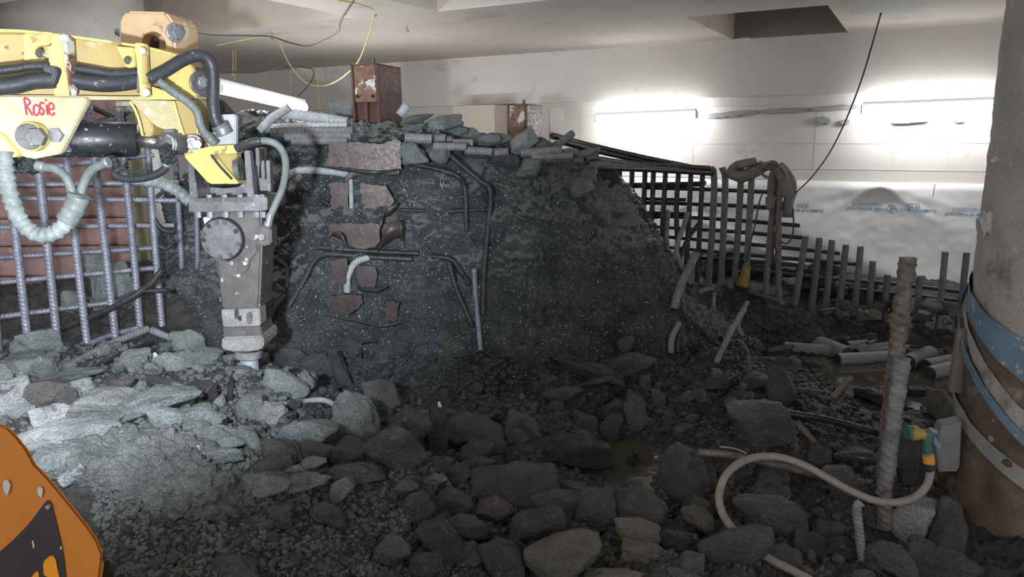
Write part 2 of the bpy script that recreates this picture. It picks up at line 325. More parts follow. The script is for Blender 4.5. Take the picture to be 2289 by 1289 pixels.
# dusty dry grey on upward faces; also paints in the tube light on the slope
def dust_and_light(m, col, lo, hi):
    N = m.node_tree.nodes; L = m.node_tree.links; b = N['Principled BSDF']; src = b.inputs['Base Color'].links[0].from_socket
    g = N.new('ShaderNodeNewGeometry'); sp = N.new('ShaderNodeSeparateXYZ'); L.new(g.outputs['Normal'], sp.inputs[0])
    n = N.new('ShaderNodeTexNoise'); n.inputs['Scale'].default_value = 5; n.inputs['Detail'].default_value = 5; L.new(g.outputs['Position'], n.inputs['Vector'])
    ad = N.new('ShaderNodeMath'); ad.operation = 'MULTIPLY_ADD'; ad.inputs[1].default_value = .5; L.new(n.outputs['Fac'], ad.inputs[0]); L.new(sp.outputs[2], ad.inputs[2])
    mr = N.new('ShaderNodeMapRange'); mr.inputs['From Min'].default_value = lo; mr.inputs['From Max'].default_value = hi; L.new(ad.outputs[0], mr.inputs['Value'])
    s2 = N.new('ShaderNodeSeparateXYZ'); L.new(g.outputs['Position'], s2.inputs[0]); m2 = N.new('ShaderNodeMapRange'); m2.inputs['From Min'].default_value = .65; m2.inputs['From Max'].default_value = .95; L.new(s2.outputs[2], m2.inputs['Value'])
    mu = N.new('ShaderNodeMath'); mu.operation = 'MULTIPLY'; L.new(mr.outputs[0], mu.inputs[0]); L.new(m2.outputs[0], mu.inputs[1])
    mx = N.new('ShaderNodeMix'); mx.data_type = 'RGBA'; L.new(mu.outputs[0], mx.inputs['Factor']); L.new(src, mx.inputs['A']); mx.inputs['B'].default_value = (*col, 1); L.new(mx.outputs['Result'], b.inputs['Base Color'])
dust_and_light(M['mound'], (.20, .215, .205), .66, .96)

# ------------------------------------------------------------------ the room
Z_LEDGE, Z_SOFF, Z_TOP = 2.015, 2.56, 3.15
def struct(o): o['kind'] = 'structure'; return o
def wbox(a0, a1, b0, b1, z0, z1):
    vs = [W3(a, b, z) for z in (z0, z1) for a, b in ((a0, b0), (a1, b0), (a1, b1), (a0, b1))]
    return vs, [(0, 3, 2, 1), (4, 5, 6, 7), (0, 1, 5, 4), (1, 2, 6, 5), (2, 3, 7, 6), (3, 0, 4, 7)]
mb = MB(); mb.add(*wbox(-8, 9, -0.25, 0.0, -0.2, 3.3)); struct(mb.build('wall_back', M['wall']))
# the beam along the head of the back wall
mb = MB(); mb.add(*wbox(-8, 9, 0.0, 0.14, Z_LEDGE, Z_TOP)); struct(mb.build('wall_back_beam', M['wall']))
mb = MB(); mb.add(*wbox(-8, 9, 0.0, 0.05, Z_LEDGE - 0.09, Z_LEDGE)); struct(mb.build('trim_1', M['wall']))
# block joints and repair mortar as thin raised strips on the wall
mb = MB()
for zz in (1.86, 1.55, 1.3): mb.add(*wbox(-3, 7, 0.0, 0.0025, zz - .004, zz + .004))
for a in (-1.4, .9, 2.2, 3.4, 4.55): mb.add(*wbox(a - .004, a + .004, 0.0, 0.0025, 1.3, 1.9))
struct(mb.build('trim_2', M['ceil']))
mb = MB()
for (x0, y0, x1, y1, h) in ((1560, 262, 1700, 250, .06), (1690, 250, 1820, 246, .055), (1800, 247, 1930, 238, .045), (1825, 268, 1858, 270, .07), (1990, 274, 2080, 270, .03), (1880, 272, 1900, 272, .05), (2130, 270, 2160, 270, .03)):
    p = hit_wall(x0, y0); q = hit_wall(x1, y1); a0, _ = ab(p); a1, _ = ab(q); n = 14; up = []; dn = []
    for i in range(n + 1):
        t = i / n; a = a0 + (a1 - a0) * t; zc = p.z + (q.z - p.z) * t; e = math.sin(math.pi * min(1, max(0, t))) ** .4
        up.append(W3(a, .052, zc + h * .5 * e * rnd.uniform(.75, 1.1))); dn.append(W3(a, .052, zc - h * .5 * e * rnd.uniform(.5, 1.2)))
    if h > 0: mb.add(*prism(dn + up[::-1], WN * -.05, 0))
struct(mb.build('trim_3', M['grout']))
# coffered ceiling: cells of the room frame that are solid beam or open coffer
def A_(px, py): return ab(hit_z(px, py, Z_SOFF))
cR0 = A_(1647, 92)[0]; cR1 = A_(1895, 72)[0]
aM, bM = A_(978, 26); aL, bL = A_(792, 38)
aM2 = A_(900, 0); 
acuts = sorted([-9, aL - 4.2, aL, aM, aM + 3.6, cR0, cR1, 9]); bcuts = sorted([0.14, 1.9, bL, bL + 1.7, bM, bM + 1.6, 9.5])
def open_cell(a, b):
    if cR0 < a < cR1 and 0.14 < b < 1.9: return True
    if aL - 4.2 < a < aL and bL < b < bL + 1.7: return True
    if aM < a < cR0 - .35 and bM < b < bM + 1.6: return True
    if cR0 < a < cR1 and bM < b < bM + 1.6: return True
    return False
acuts = sorted(set(acuts + [cR0 - .35])); acuts = [a for a in acuts if abs(a - (aM + 3.6)) > 1e-6]
na, nb = len(acuts) - 1, len(bcuts) - 1
S = [[not open_cell((acuts[i] + acuts[i + 1]) / 2, (bcuts[j] + bcuts[j + 1]) / 2) for j in range(nb)] for i in range(na)]
mb = MB()
for i in range(na):
    for j in range(nb):
        a0, a1, b0, b1 = acuts[i], acuts[i + 1], bcuts[j], bcuts[j + 1]; z = Z_SOFF if S[i][j] else Z_TOP
        mb.add([W3(a0, b0, z), W3(a1, b0, z), W3(a1, b1, z), W3(a0, b1, z)], [(0, 1, 2, 3)])
        if not S[i][j]:
            for (di, dj, e) in ((-1, 0, ((a0, b0), (a0, b1))), (1, 0, ((a1, b0), (a1, b1))), (0, -1, ((a0, b0), (a1, b0))), (0, 1, ((a0, b1), (a1, b1)))):
                ii, jj = i + di, j + dj
                if jj < 0 or (0 <= ii < na and 0 <= jj < nb and S[ii][jj]):
                    (p, q) = e; mb.add([W3(*p, Z_SOFF), W3(*q, Z_SOFF), W3(*q, Z_TOP), W3(*p, Z_TOP)], [(0, 1, 2, 3)])
mb.add(*wbox(-9, 9, 0, 9.5, Z_TOP + .01, Z_TOP + .2))
struct(mb.build('ceiling', M['ceil']))
# cable hooks in the soffit joint / bright joint line between beam and soffit
mb = MB()
for i in range(60):
    a = -3 + i * .14
    if cR0 < a < cR1: continue
    mb.add(*wbox(a, a + rnd.uniform(.08, .16), .136, .146 + rnd.uniform(0, .006), Z_SOFF - rnd.uniform(.004, .014), Z_SOFF + .01))
struct(mb.build('trim_4', M['fold']))
# pale box fixed below the right soffit
p = [hit_z(x, y, Z_SOFF - .05) for x, y in ((1884, -40), (1888, 0), (1903, 33), (2055, 24), (2062, 16), (2060, -40))]
tag(link_mesh('ceiling_panel', *prism(p, Vector((0, 0, .06)), .004), M['wall']), 'pale square panel fixed flat to the underside of the ceiling beam, upper right', 'panel')
# far pilaster and bright recess behind the mound
a0 = ab(hit_wall(1075, 270))[0]; a1 = ab(hit_wall(1130, 270))[0]
mb = MB(); mb.add(*wbox(a0 - .05, a0 + .50, 0.0, .55, -0.2, Z_LEDGE - .02)); struct(mb.build('wall_pilaster', M['ceil']))
# red lagging wall on the left with horizontal boards
mb = MB(); zs = [0.0, .28, .50, .72, .94, 1.14, 1.36, 1.58, 1.80, 2.0]
for i in range(len(zs) - 1):
    y = 5.25 + (.015 if i % 2 else 0)
    x0 = -6.0
    mb.add(*box(((-6.0 - 2.72) / 2, y + .05, (zs[i] + zs[i + 1]) / 2), 3.28, .10, zs[i + 1] - zs[i] - .02, None, .006))
mb.add(*box((-4.4, 5.36, 1.0), 3.3, .06, 2.0, None, 0))
struct(mb.build('wall_left', M['lagging']))
mb = MB(); mb.add(*box((-2.62, 5.22, .95), .16, .12, 1.9, None, .008)); struct(mb.build('trim_5', M['olive']))
# outer floor under everything
struct(link_mesh('floor_slab', [(-9, -4, -.35), (9, -4, -.35), (9, 12, -.35), (-9, 12, -.35)], [(0, 1, 2, 3)], M['mud']))

# ------------------------------------------------------------------ rubble ground
def GP(px, py, Y): p = P(px, py, Y); return (p.x, p.y, p.z)
ctrl = [GP(*t) for t in [(250, 1000, 2.75), (100, 1000, 2.7), (0, 860, 3.3), (130, 800, 4.0), (260, 745, 4.3), (340, 690, 4.5), (560, 845, 3.6), (800, 865, 4.15), (1000, 915, 3.9), (700, 1289, 2.1), (300, 1289, 2.0), (400, 1085, 2.5), (600, 1010, 2.85), (900, 1010, 3.05), (1200, 1289, 2.15), (1200, 905, 4.0), (1440, 870, 4.3), (1300, 1110, 2.9), (1700, 1289, 2.15), (1700, 1000, 3.2), (1700, 890, 3.75), (1600, 800, 4.6), (1900, 965, 3.9), (1950, 1130, 2.75), (2050, 1250, 2.4), (1700, 680, 6.1), (1850, 725, 5.9), (1620, 650, 6.4), (2170, 740, 5.5), (1950, 715, 5.8)]]
ctrl += [(.62, 3.35, .03), (.70, 3.6, .04), (.66, 3.0, .05), (.70, 2.75, .10), (2.29, 4.75, -.01), (3.0, 5.0, 0), (2.3, 5.3, 0), (3.0, 4.3, 0), (2.4, 4.3, 0), (2.0, 5.6, .03), (1.75, 5.3, .06), (2.0, 6.35, .34), (2.9, 6.0, .24), (1.3, 6.9, .45), (2.3, 6.7, .40), (3.3, 6.1, .25), (4.4, 5.4, .2), (0, 7.5, .4), (-2.6, 5.05, .80), (-3.6, 4.9, .6), (-3.6, 3.6, .5), (-3.2, 2.5, .5), (-1, 1.2, .3), (1, 1.2, .2), (3, 2, .1), (4, 3.2, .05), (-5, 5, .5), (5.5, 4.5, .1), (2.6, 7.4, .3), (-1, 8.5, .3), (-5, 9, .3), (5, 1, .1), (-5, 1, .4), (-.6, 4.7, .2), (.5, 4.9, .2), (2.1, 3.1, .12), (2.2, 2.4, .1)]
ctrl = np.array(ctrl)
D = np.sqrt(((ctrl[:, None, :2] - ctrl[None, :, :2]) ** 2).sum(2) + .01)
WTS = np.linalg.solve(D - np.eye(len(ctrl)) * .02, ctrl[:, 2])
def base_z(x, y):
    r = 0
    for k in range(len(ctrl)): r = r + WTS[k] * np.sqrt((x - ctrl[k, 0]) ** 2 + (y - ctrl[k, 1]) ** 2 + .01)
    return r
NU, NV = 720, 470
uu = np.linspace(-1.12, 1.12, NU); yy = .8 * (9.6 / .8) ** (np.linspace(0, 1, NV))
Yg, Ug = np.meshgrid(yy, uu, indexing='ij'); X = (Ug * Yg).ravel(); Y = Yg.ravel()
Zb = base_z(X, Y)
flat = sstep(X - .1 * (Y - 4), 1.45, 1.95) * sstep(Y, 3.7, 4.3) * (1 - sstep(Y, 5.7, 6.0) * .65)
pud = np.exp(-(((X - .68) / .28) ** 2 + ((Y - 3.45) / .42) ** 2) ** 2)
amp = (1 - .80 * flat) * (1 - .75 * pud)
wp = np.stack([X, Y, X * 0], 1); wpw = wp + .05 * np.stack([vnoise(wp * 7, 3), vnoise(wp * 7, 4), X * 0], 1)
Z = Zb + .045 * fbm(wp * 2.2, 3, 9) * amp
for sc_, k, sd in ((.17, .30, 21), (.075, .34, 31), (.034, .36, 41)):
    f1, f2, r = cells(wpw / sc_, sd, 2); Z = Z + amp * sc_ * k * (r ** 1.3) * sstep(f2 - f1, 0, .38) * (1 - .35 * f1)
Z = Z + .010 * fbm(wp * 30, 3, 5) * amp + .010 * fbm(wp * 11, 2, 7) * flat
# crusted heap of fine spoil, left foreground
hp = GP(400, 1100, 2.55); hd = np.exp(-(((X - hp[0]) / .62) ** 2 + ((Y - hp[1]) / .50) ** 2) ** 1.4)
f1, f2, r = cells(wpw / .045, 71, 2); Z = Z + hd * (.10 + .014 * r * sstep(f2 - f1, 0, .4))
# berm of dark earth, smoother
tv = np.stack([X, Y, Z], 1); idx = np.arange(NU * NV).reshape(NV, NU)
tf = np.stack([idx[:-1, :-1], idx[:-1, 1:], idx[1:, 1:], idx[1:, :-1]], -1).reshape(-1, 4)
def np_mesh(name, v, f, mat, smooth=False):
    me = bpy.data.meshes.new(name); me.vertices.add(len(v)); me.vertices.foreach_set('co', np.ascontiguousarray(v, dtype=np.float32).ravel())
    k = f.shape[1]; me.loops.add(len(f) * k); me.loops.foreach_set('vertex_index', f.ravel().astype(np.int32))
    me.polygons.add(len(f)); me.polygons.foreach_set('loop_start', (np.arange(len(f)) * k).astype(np.int32)); me.update(calc_edges=True)
    if smooth: me.polygons.foreach_set('use_smooth', [True] * len(f))
    return link_me(name, me, mat)
struct(np_mesh('floor', tv, tf, M['mud']))

# ------------------------------------------------------------------ the concrete mass being broken out
net = [  # per column, crest to foot, (px, py, Y)
 [(352, 580, 5.15), (350, 610, 5.1), (345, 650, 5.0), (338, 700, 4.85), (330, 760, 4.5)],
 [(388, 440, 5.0), (384, 520, 4.95), (378, 600, 4.85), (372, 690, 4.65), (360, 790, 4.2)],
 [(450, 335, 4.88), (445, 450, 4.82), (438, 560, 4.72), (432, 690, 4.5), (420, 820, 4.05)],
 [(530, 272, 4.78), (525, 420, 4.72), (520, 560, 4.62), (505, 700, 4.4), (490, 860, 3.95)],
 [(600, 288, 4.72), (605, 430, 4.62), (602, 590, 4.5), (600, 730, 4.32), (600, 880, 3.98)],
 [(700, 300, 4.70), (700, 440, 4.60), (700, 590, 4.5), (700, 740, 4.35), (700, 900, 4.0)],
 [(800, 306, 4.70), (800, 440, 4.60), (800, 600, 4.5), (800, 760, 4.35), (800, 920, 4.0)],
 [(900, 300, 4.75), (900, 440, 4.62), (900, 600, 4.5), (905, 760, 4.35), (910, 930, 3.98)],
 [(1040, 328, 4.82), (1050, 440, 4.68), (1060, 600, 4.54), (1075, 760, 4.36), (1080, 930, 3.98)],
 [(1165, 354, 5.12), (1150, 440, 4.76), (1165, 600, 4.60), (1180, 740, 4.42), (1190, 910, 4.02)],
 [(1290, 372, 5.34), (1245, 490, 4.82), (1265, 620, 4.72), (1280, 740, 4.50), (1290, 890, 4.12)],
 [(1392, 458, 5.42), (1362, 565, 4.96), (1370, 650, 4.80), (1380, 740, 4.58), (1390, 890, 4.22)],
 [(1455, 548, 5.36), (1440, 635, 4.98), (1455, 690, 4.82), (1460, 770, 4.6), (1470, 890, 4.26)],
 [(1520, 668, 5.02), (1520, 710, 4.92), (1525, 760, 4.78), (1535, 820, 4.6), (1550, 890, 4.32)],
 [(1600, 760, 4.9), (1610, 790, 4.8), (1620, 820, 4.68), (1640, 850, 4.5), (1660, 890, 4.2)],
 [(1680, 830, 4.75), (1690, 845, 4.68), (1700, 860, 4.6), (1715, 880, 4.4), (1730, 910, 4.1)]]
cols = []
for c in net:
    cc = [P(*t) for t in c]; top = cc[0]; dz = .02
    b1 = top + Vector((top.x * .06 + .05, .35, -.01)); b2 = top + Vector((top.x * .12 + .1, .9, -.10)); b3 = Vector((b2.x + .1, b2.y + .25, .0)); ft = cc[-1] + Vector((0, -.12, -.4))
    cols.append([b3, b2, b1] + cc + [ft])
net3 = np.array([[list(v) for v in c] for c in cols])
def cr_axis(a, n, axis):
    a = np.moveaxis(a, axis, 0); k = a.shape[0]; a = np.concatenate([2 * a[:1] - a[1:2], a, 2 * a[-1:] - a[-2:-1]], 0)
    t = np.linspace(0, k - 1 - 1e-6, n); i = t.astype(int); f = (t - i).reshape(-1, *([1] * (a.ndim - 1)))
    p0, p1, p2, p3 = a[i], a[i + 1], a[i + 2], a[i + 3]
    r = .5 * (2 * p1 + (p2 - p0) * f + (2 * p0 - 5 * p1 + 4 * p2 - p3) * f ** 2 + (3 * p1 - p0 - 3 * p2 + p3) * f ** 3)
    return np.moveaxis(r, 0, axis)
MU, MV = 560, 330
g = cr_axis(cr_axis(net3, MU, 0), MV, 1)
du = np.gradient(g, axis=0); dv = np.gradient(g, axis=1); nn = np.cross(du, dv); nn /= np.linalg.norm(nn, axis=2, keepdims=True) + 1e-9
pv = g.reshape(-1, 3); nv = nn.reshape(-1, 3)
fc = nv[:, 1].mean()
if fc > 0: nv = -nv
disp = .050 * fbm(pv * 3.0, 4, 50) + .022 * fbm(pv * 9, 3, 55)
q = pv + .06 * np.stack([vnoise(pv * 6, 3), vnoise(pv * 6, 4), vnoise(pv * 6, 6)], 1)
f1, f2, r = cells(q / .26, 60); disp = disp + .05 * (r - .4) * sstep(f2 - f1, 0, .14)
f1, f2, r = cells(q / .085, 65); low = 1 - sstep(pv[:, 2], .45, .85); rough = .35 + 1.0 * low
disp = disp + .030 * rough * (r - .3) * sstep(f2 - f1, 0, .2)
f1, f2, r = cells(q / .032, 69); disp = disp + .017 * (r - .3) * sstep(f2 - f1, 0, .3)
disp = disp + .011 * fbm(pv * 45, 3, 58)
mv = pv + nv * disp[:, None]
mi = np.arange(MU * MV).reshape(MU, MV); mf = np.stack([mi[:-1, :-1], mi[:-1, 1:], mi[1:, 1:], mi[1:, :-1]], -1).reshape(-1, 4)
mo = np_mesh('concrete_mound', mv, mf, M['mound'])
tag(mo, 'big dark heap of half-broken reinforced concrete rising to the rusty box column', 'concrete mound')
BVH_T = BVHTree.FromPolygons(tv.tolist(), tf.tolist()); BVH_M = BVHTree.FromPolygons(mv.tolist(), mf.tolist())
def hit(px, py, which='both'):
    d = ray(px, py).normalized(); best = None
    for n_, b in (('t', BVH_T), ('m', BVH_M)):
        if which in ('both', n_):
            h = b.ray_cast(CAM, d)
            if h[0] is not None and (best is None or h[3] < best[3]): best = h
    return best
def HP(px, py, off=0.0, which='both'):
    """the point of the ground or mound seen at a pixel, lifted towards the viewer"""
    h = hit(px, py, which); d = ray(px, py).normalized()
    if h is None: return P(px, py, 4.5)
    return h[0] - d * off

# water
def pool(name, pts, z, label):
    n = len(pts); path = crom([Vector((x, y, z)) for x, y in pts + [pts[0]]], .08)[:-1]
    link = link_mesh(name, path, [tuple(range(len(path)))], M['water']); tag(link, label, 'puddle'); link['kind'] = 'thing'; return link
pool('puddle', [(.25, 3.5), (.35, 3.0), (.55, 2.6), (.85, 2.6), (1.05, 3.1), (1.1, 3.6), (.95, 4.0), (.5, 4.0)], float(base_z(np.array([.66]), np.array([3.45]))[0]) + .035, 'murky brown puddle among the dark boulders in the right foreground')
pool('puddle', [(1.6, 4.3), (2.3, 3.9), (3.2, 3.9), (3.6, 4.6), (3.3, 5.5), (2.6, 5.9), (1.9, 6.0), (1.55, 5.2)], .012, 'shallow glinting water over the muddy floor around the grey concrete cores')

# ------------------------------------------------------------------ reinforcement
def ordinal(i): return ['first', 'second', 'third', 'fourth', 'fifth', 'sixth', 'seventh', 'eighth', 'ninth', 'tenth', 'eleventh', 'twelfth', 'thirteenth', 'fourteenth', 'fifteenth', 'sixteenth', 'seventeenth', 'eighteenth', 'nineteenth', 'twentieth', 'twenty-first', 'twenty-second', 'twenty-third', 'twenty-fourth', 'twenty-fifth', 'twenty-sixth', 'twenty-seventh'][i]
def bar(pts, r, m, label, group=None, dense=1.0, amp=0.13, name='reinforcing_bar', sides=14):
    o = rebar(name, pts, r, M[m], None, dense, amp, sides); tag(o, label, 'reinforcing bar', group); return o
# left mat: uprights (top px, bottom px, Y top/bottom, width px)
LV = [(-28, 440, -2, 800, 3.95, 18), (12, 330, 67, 800, 3.98, 18), (80, 330, 133, 812, 4.0, 18), (146, 325, 198, 792, 4.05, 17), (208, 325, 258, 750, 4.12, 17), (274, 330, 312, 720, 4.2, 16), (331, 335, 360, 700, 4.32, 15), (392, 345, 407, 600, 4.45, 13), (434, 345, 442, 600, 4.6, 12)]
for i, (x0, y0, x1, y1, Y, w) in enumerate(LV):
    if i >= 7: p1 = HP(x1, y1, -.02, 'm'); p0 = P(x0, y0, p1.y - .02)
    else: p0 = P(x0, y0, Y + .05); p1 = P(x1, y1, Y); p1 = p1 + (p1 - p0).normalized() * .08
    top = p0 + (p0 - p1).normalized() * (.22 if i < 7 else .1)
    bar([top, (p0 + p1) / 2 + Vector((.004 * (i % 3 - 1), 0, 0)), p1], w * Y / FPX / 2, 'bar', 'thick ribbed upright bar in front of the red boards, %s from the left' % ordinal(i), 'uprights of the left steel mat', dense=1.25, amp=.16)
LH = [((20, 384), (345, 346), 12), ((20, 413), (400, 408), 12), ((30, 443), (396, 448), 12), ((-30, 508), (390, 504), 12), ((-30, 577), (345, 554), 13), ((-30, 634), (352, 598), 13), ((-30, 712), (262, 674), 13), ((50, 757), (140, 742), 12)]
for i, (a, b, w) in enumerate(LH):
    Ya = 4.06; Yb = 4.06 + .36 * (b[0] - a[0]) / 400
    bar([P(*a, Ya + .02), P(*b, Yb + .03)], w * 4.1 / FPX / 2, 'bar', 'thinner ribbed crossbar of the left mat, %s from the top' % ordinal(i), 'crossbars of the left steel mat', dense=1.5)
for (pts, w, m, lab) in [
    ([(120, 742), (250, 688), (330, 640), (362, 603)], 14, 'bark', 'dark ribbed bar lying diagonally across the left uprights'),
    ([(262, 672), (312, 652), (375, 648)], 11, 'bark', 'short dark bar poking right behind the diagonal bar'),
    ([(205, 766), (250, 748), (312, 732)], 13, 'bar', 'short bar half buried in rubble below the diagonal bar'),
    ([(150, 822), (240, 772), (330, 735)], 20, 'barg', 'mud-coated thick bar lying in rubble left of the breaker'),
    ([(200, 826), (270, 792), (340, 765)], 14, 'bark', 'ribbed dark bar lying in rubble under the mud-coated one'),
    ([(340, 738), (380, 756), (434, 777)], 18, 'bar', 'wet bar stub pointing down right beside the breaker'),
    ([(346, 490), (362, 512), (390, 520)], 10, 'bark', 'small hooked tie bar at the right edge of the left mat, upper'),
    ([(348, 545), (372, 555), (390, 538)], 10, 'bark', 'small hooked tie bar at the right edge of the left mat, lower'),
    ([(350, 440), (362, 430), (372, 410)], 9, 'bark', 'small bent tie bar under the white wrapped hose'),
    ([(190, 232), (235, 252), (280, 270)], 14, 'bark', 'dark bar seen through the gap under the yellow arm'),
    ([(215, 274), (262, 262), (292, 244)], 14, 'bar', 'ribbed bar crossing behind the gap under the yellow arm')]:
    Y = 4.0
    P3 = []
    for (x, y) in pts:
        h = hit(x, y); q = HP(x, y, .03)
        P3.append(q if (h and y > 725) else P(x, y, 4.02 if y > 600 else 4.35))
    bar(P3, w * P3[0].y / FPX / 2, m, lab, dense=1.2)
# right mat (top ... bottom px), grid plane nearly parallel to the wall
def GR(px, py, off=0.0):
    d = ray(px, py); k = 7.42 + off; t = k / (d.y + .54 * d.x); return CAM + d * t
RV = [[(1385, 380), (1385, 450)], [(1413, 380), (1410, 475)], [(1442, 380), (1437, 500)], [(1461, 380), (1455, 530)], [(1488, 380), (1477, 560)], [(1517, 380), (1512, 480), (1520, 590)], [(1545, 380), (1534, 590)], [(1571, 382), (1558, 625)],
      [(1588, 374), (1596, 392), (1594, 478), (1583, 632)], [(1614, 374), (1621, 400), (1618, 500), (1611, 645)], [(1652, 371), (1656, 407), (1640, 655)], [(1679, 375), (1680, 400), (1666, 655)], [(1736, 366), (1727, 468), (1710, 660)], [(1744, 368), (1740, 470), (1742, 668)],
      [(1801, 527), (1776, 676)], [(1832, 531), (1815, 684)], [(1860, 536), (1846, 682)], [(1891, 546), (1876, 684)], [(1924, 550), (1911, 690)], [(1951, 583), (1944, 694)], [(1984, 613), (1976, 712)], [(2056, 616), (2050, 716)], [(2113, 562), (2099, 722)], [(2161, 564), (2142, 738)], [(2194, 560), (2184, 740)]]
for i, pts in enumerate(RV):
    q = [GR(x, y) for x, y in pts]; q[-1] = q[-1] - Vector((0, 0, .10))
    w = 15 if i >= 8 else 12
    bar(q, w * q[0].y / FPX / 2, 'barg' if i >= 8 else 'bark', 'mortar-coated upright bar of the right-hand mat, %s from its left end' % ordinal(i), 'uprights of the right steel mat', dense=1.5, amp=.08, sides=10)
RH = [[(1366, 418), (1565, 412)], [(1372, 413), (1578, 409)], [(1440, 419), (1600, 424), (1781, 432)], [(1392, 443), (1533, 446)], [(1395, 452), (1590, 457), (1774, 467)], [(1418, 474), (1534, 477)], [(1420, 480), (1600, 489), (1788, 504)], [(1440, 487), (1475, 484)], [(1458, 506), (1620, 516), (1795, 531)], [(1470, 527), (1680, 546), (1878, 566)],
      [(1490, 552), (1680, 570), (1926, 591)], [(1545, 574), (1700, 585), (1800, 594)], [(1690, 604), (1850, 622), (2014, 636), (2185, 657)], [(1903, 645), (2040, 660), (2185, 676)], [(2100, 692), (2185, 702)]]
for i, pts in enumerate(RH):
    q = [GR(x, y, .045) for x, y in pts]
    bar(q, 8.5 * q[0].y / FPX / 2, 'bark', 'thin dark crossbar of the right-hand mat, %s counting down' % ordinal(i), 'crossbars of the right steel mat', dense=1.8, sides=8)
# long top bars running from the mound to the mat
TB = [[(1234, 303), (1307, 322), (1440, 352), (1560, 376)], [(1262, 318), (1330, 336), (1440, 360), (1545, 376)], [(1330, 366), (1450, 374), (1590, 381)], [(1328, 374), (1460, 379), (1592, 387)], [(1300, 350), (1420, 366), (1586, 376)]]
for i, pts in enumerate(TB):
    n = len(pts); q = []
    for k, (x, y) in enumerate(pts):
        g = GR(x, y, -.02 * i); t = k / (n - 1); Y = (5.35 + .1 * (i % 3)) * (1 - t) + g.y * t; q.append(P(x, y, Y))
    bar(q, 13 * 5.8 / FPX / 2, 'bark', 'long dark bar running from the mound top to the right-hand mat, %s from the top' % ordinal(i), 'long top bars behind the mound', dense=1.3, sides=10)
for i, (a, b) in enumerate([((1467, 367), (1486, 378)), ((1500, 362), (1516, 377)), ((1534, 371), (1545, 379)), ((1558, 373), (1568, 381))]):
    bar([GR(*a), GR(*b)], 12 * 6.3 / FPX / 2, 'barg', 'short stub end sticking up over the top rail of the mat, %s from the left' % ordinal(i), 'stub ends on the top rail', sides=10)
bar([P(1234, 330, 5.15), P(1256, 316, 5.2), P(1280, 298, 5.25)], .027, 'barg', 'short grey bar sticking up obliquely at the mound end of the long bars')
# bars lying out of the mound top
MT = [([(637, 253), (700, 262), (777, 274)], 24, 4.72, 'barw', 'bright ribbed bar lying topmost left of the box column'), ([(580, 292), (612, 262), (646, 240)], 18, 4.60, 'barw', 'bright bar sticking up obliquely left end of the mound top'),
      ([(594, 288), (690, 284), (777, 283)], 21, 4.66, 'barw', 'horizontal bar second below the bright one left of the box column'), ([(606, 297), (700, 294), (790, 293)], 21, 4.62, 'barg', 'horizontal bar third in the stack left of the box column'),
      ([(637, 306), (720, 304), (786, 303)], 20, 4.60, 'barg', 'horizontal bar fourth in the stack left of the box column'), ([(653, 316), (710, 315), (777, 314)], 18, 4.59, 'barg', 'lowest horizontal bar of the stack left of the box column'),
      ([(893, 257), (910, 234)], 20, 4.9, 'barw', 'short sawn bar end sticking up right of the box column'), ([(906, 308), (966, 311)], 22, 4.60, 'barg', 'thick ribbed bar stub on the mound top right of the box column'), ([(960, 310), (996, 309)], 19, 4.70, 'barg', 'ribbed stub just right of the thick one on the mound top'),
      ([(990, 313), (1011, 312)], 16, 4.75, 'barg', 'tiny bar end third along the mound top'), ([(1012, 318), (1058, 319)], 17, 4.70, 'barg', 'bar end lying fourth along the mound top'), ([(969, 327), (1043, 328)], 18, 4.58, 'barg', 'greenish bar just under the row of bar ends'),
      ([(1040, 336), (1100, 339)], 18, 4.62, 'barg', 'greenish bar stub lower right of the bar ends'), ([(1100, 341), (1136, 339)], 18, 4.7, 'barg', 'last greenish stub before the big loose stone'), ([(1165, 342), (1255, 335)], 20, 4.78, 'barg', 'long pale green bar on the crest under the loose stones'),
      ([(1188, 350), (1281, 348)], 18, 4.78, 'barg', 'pale green bar just below the long one on the crest'), ([(1257, 343), (1292, 340)], 17, 4.85, 'barg', 'stub right of the pale green bars on the crest'), ([(1288, 347), (1326, 337)], 16, 4.9, 'barg', 'stub end pointing right at the crest shoulder, upper'),
      ([(1310, 352), (1338, 347)], 16, 4.95, 'barg', 'stub end pointing right at the crest shoulder, middle'), ([(1280, 357), (1304, 358)], 15, 4.88, 'barg', 'stub end pointing right at the crest shoulder, lower'), ([(1318, 368), (1364, 365)], 16, 4.95, 'barg', 'stub end near the left end of the top rail'),
      ([(1322, 338), (1342, 334)], 13, 5.1, 'barg', 'small far stub end above the crest shoulder')]
for pts, w, Y, m, lab in MT:
    bar([P(x, y, Y) for x, y in pts], w * Y / FPX / 2, m, lab, dense=1.1, amp=.15, name='bar_end')
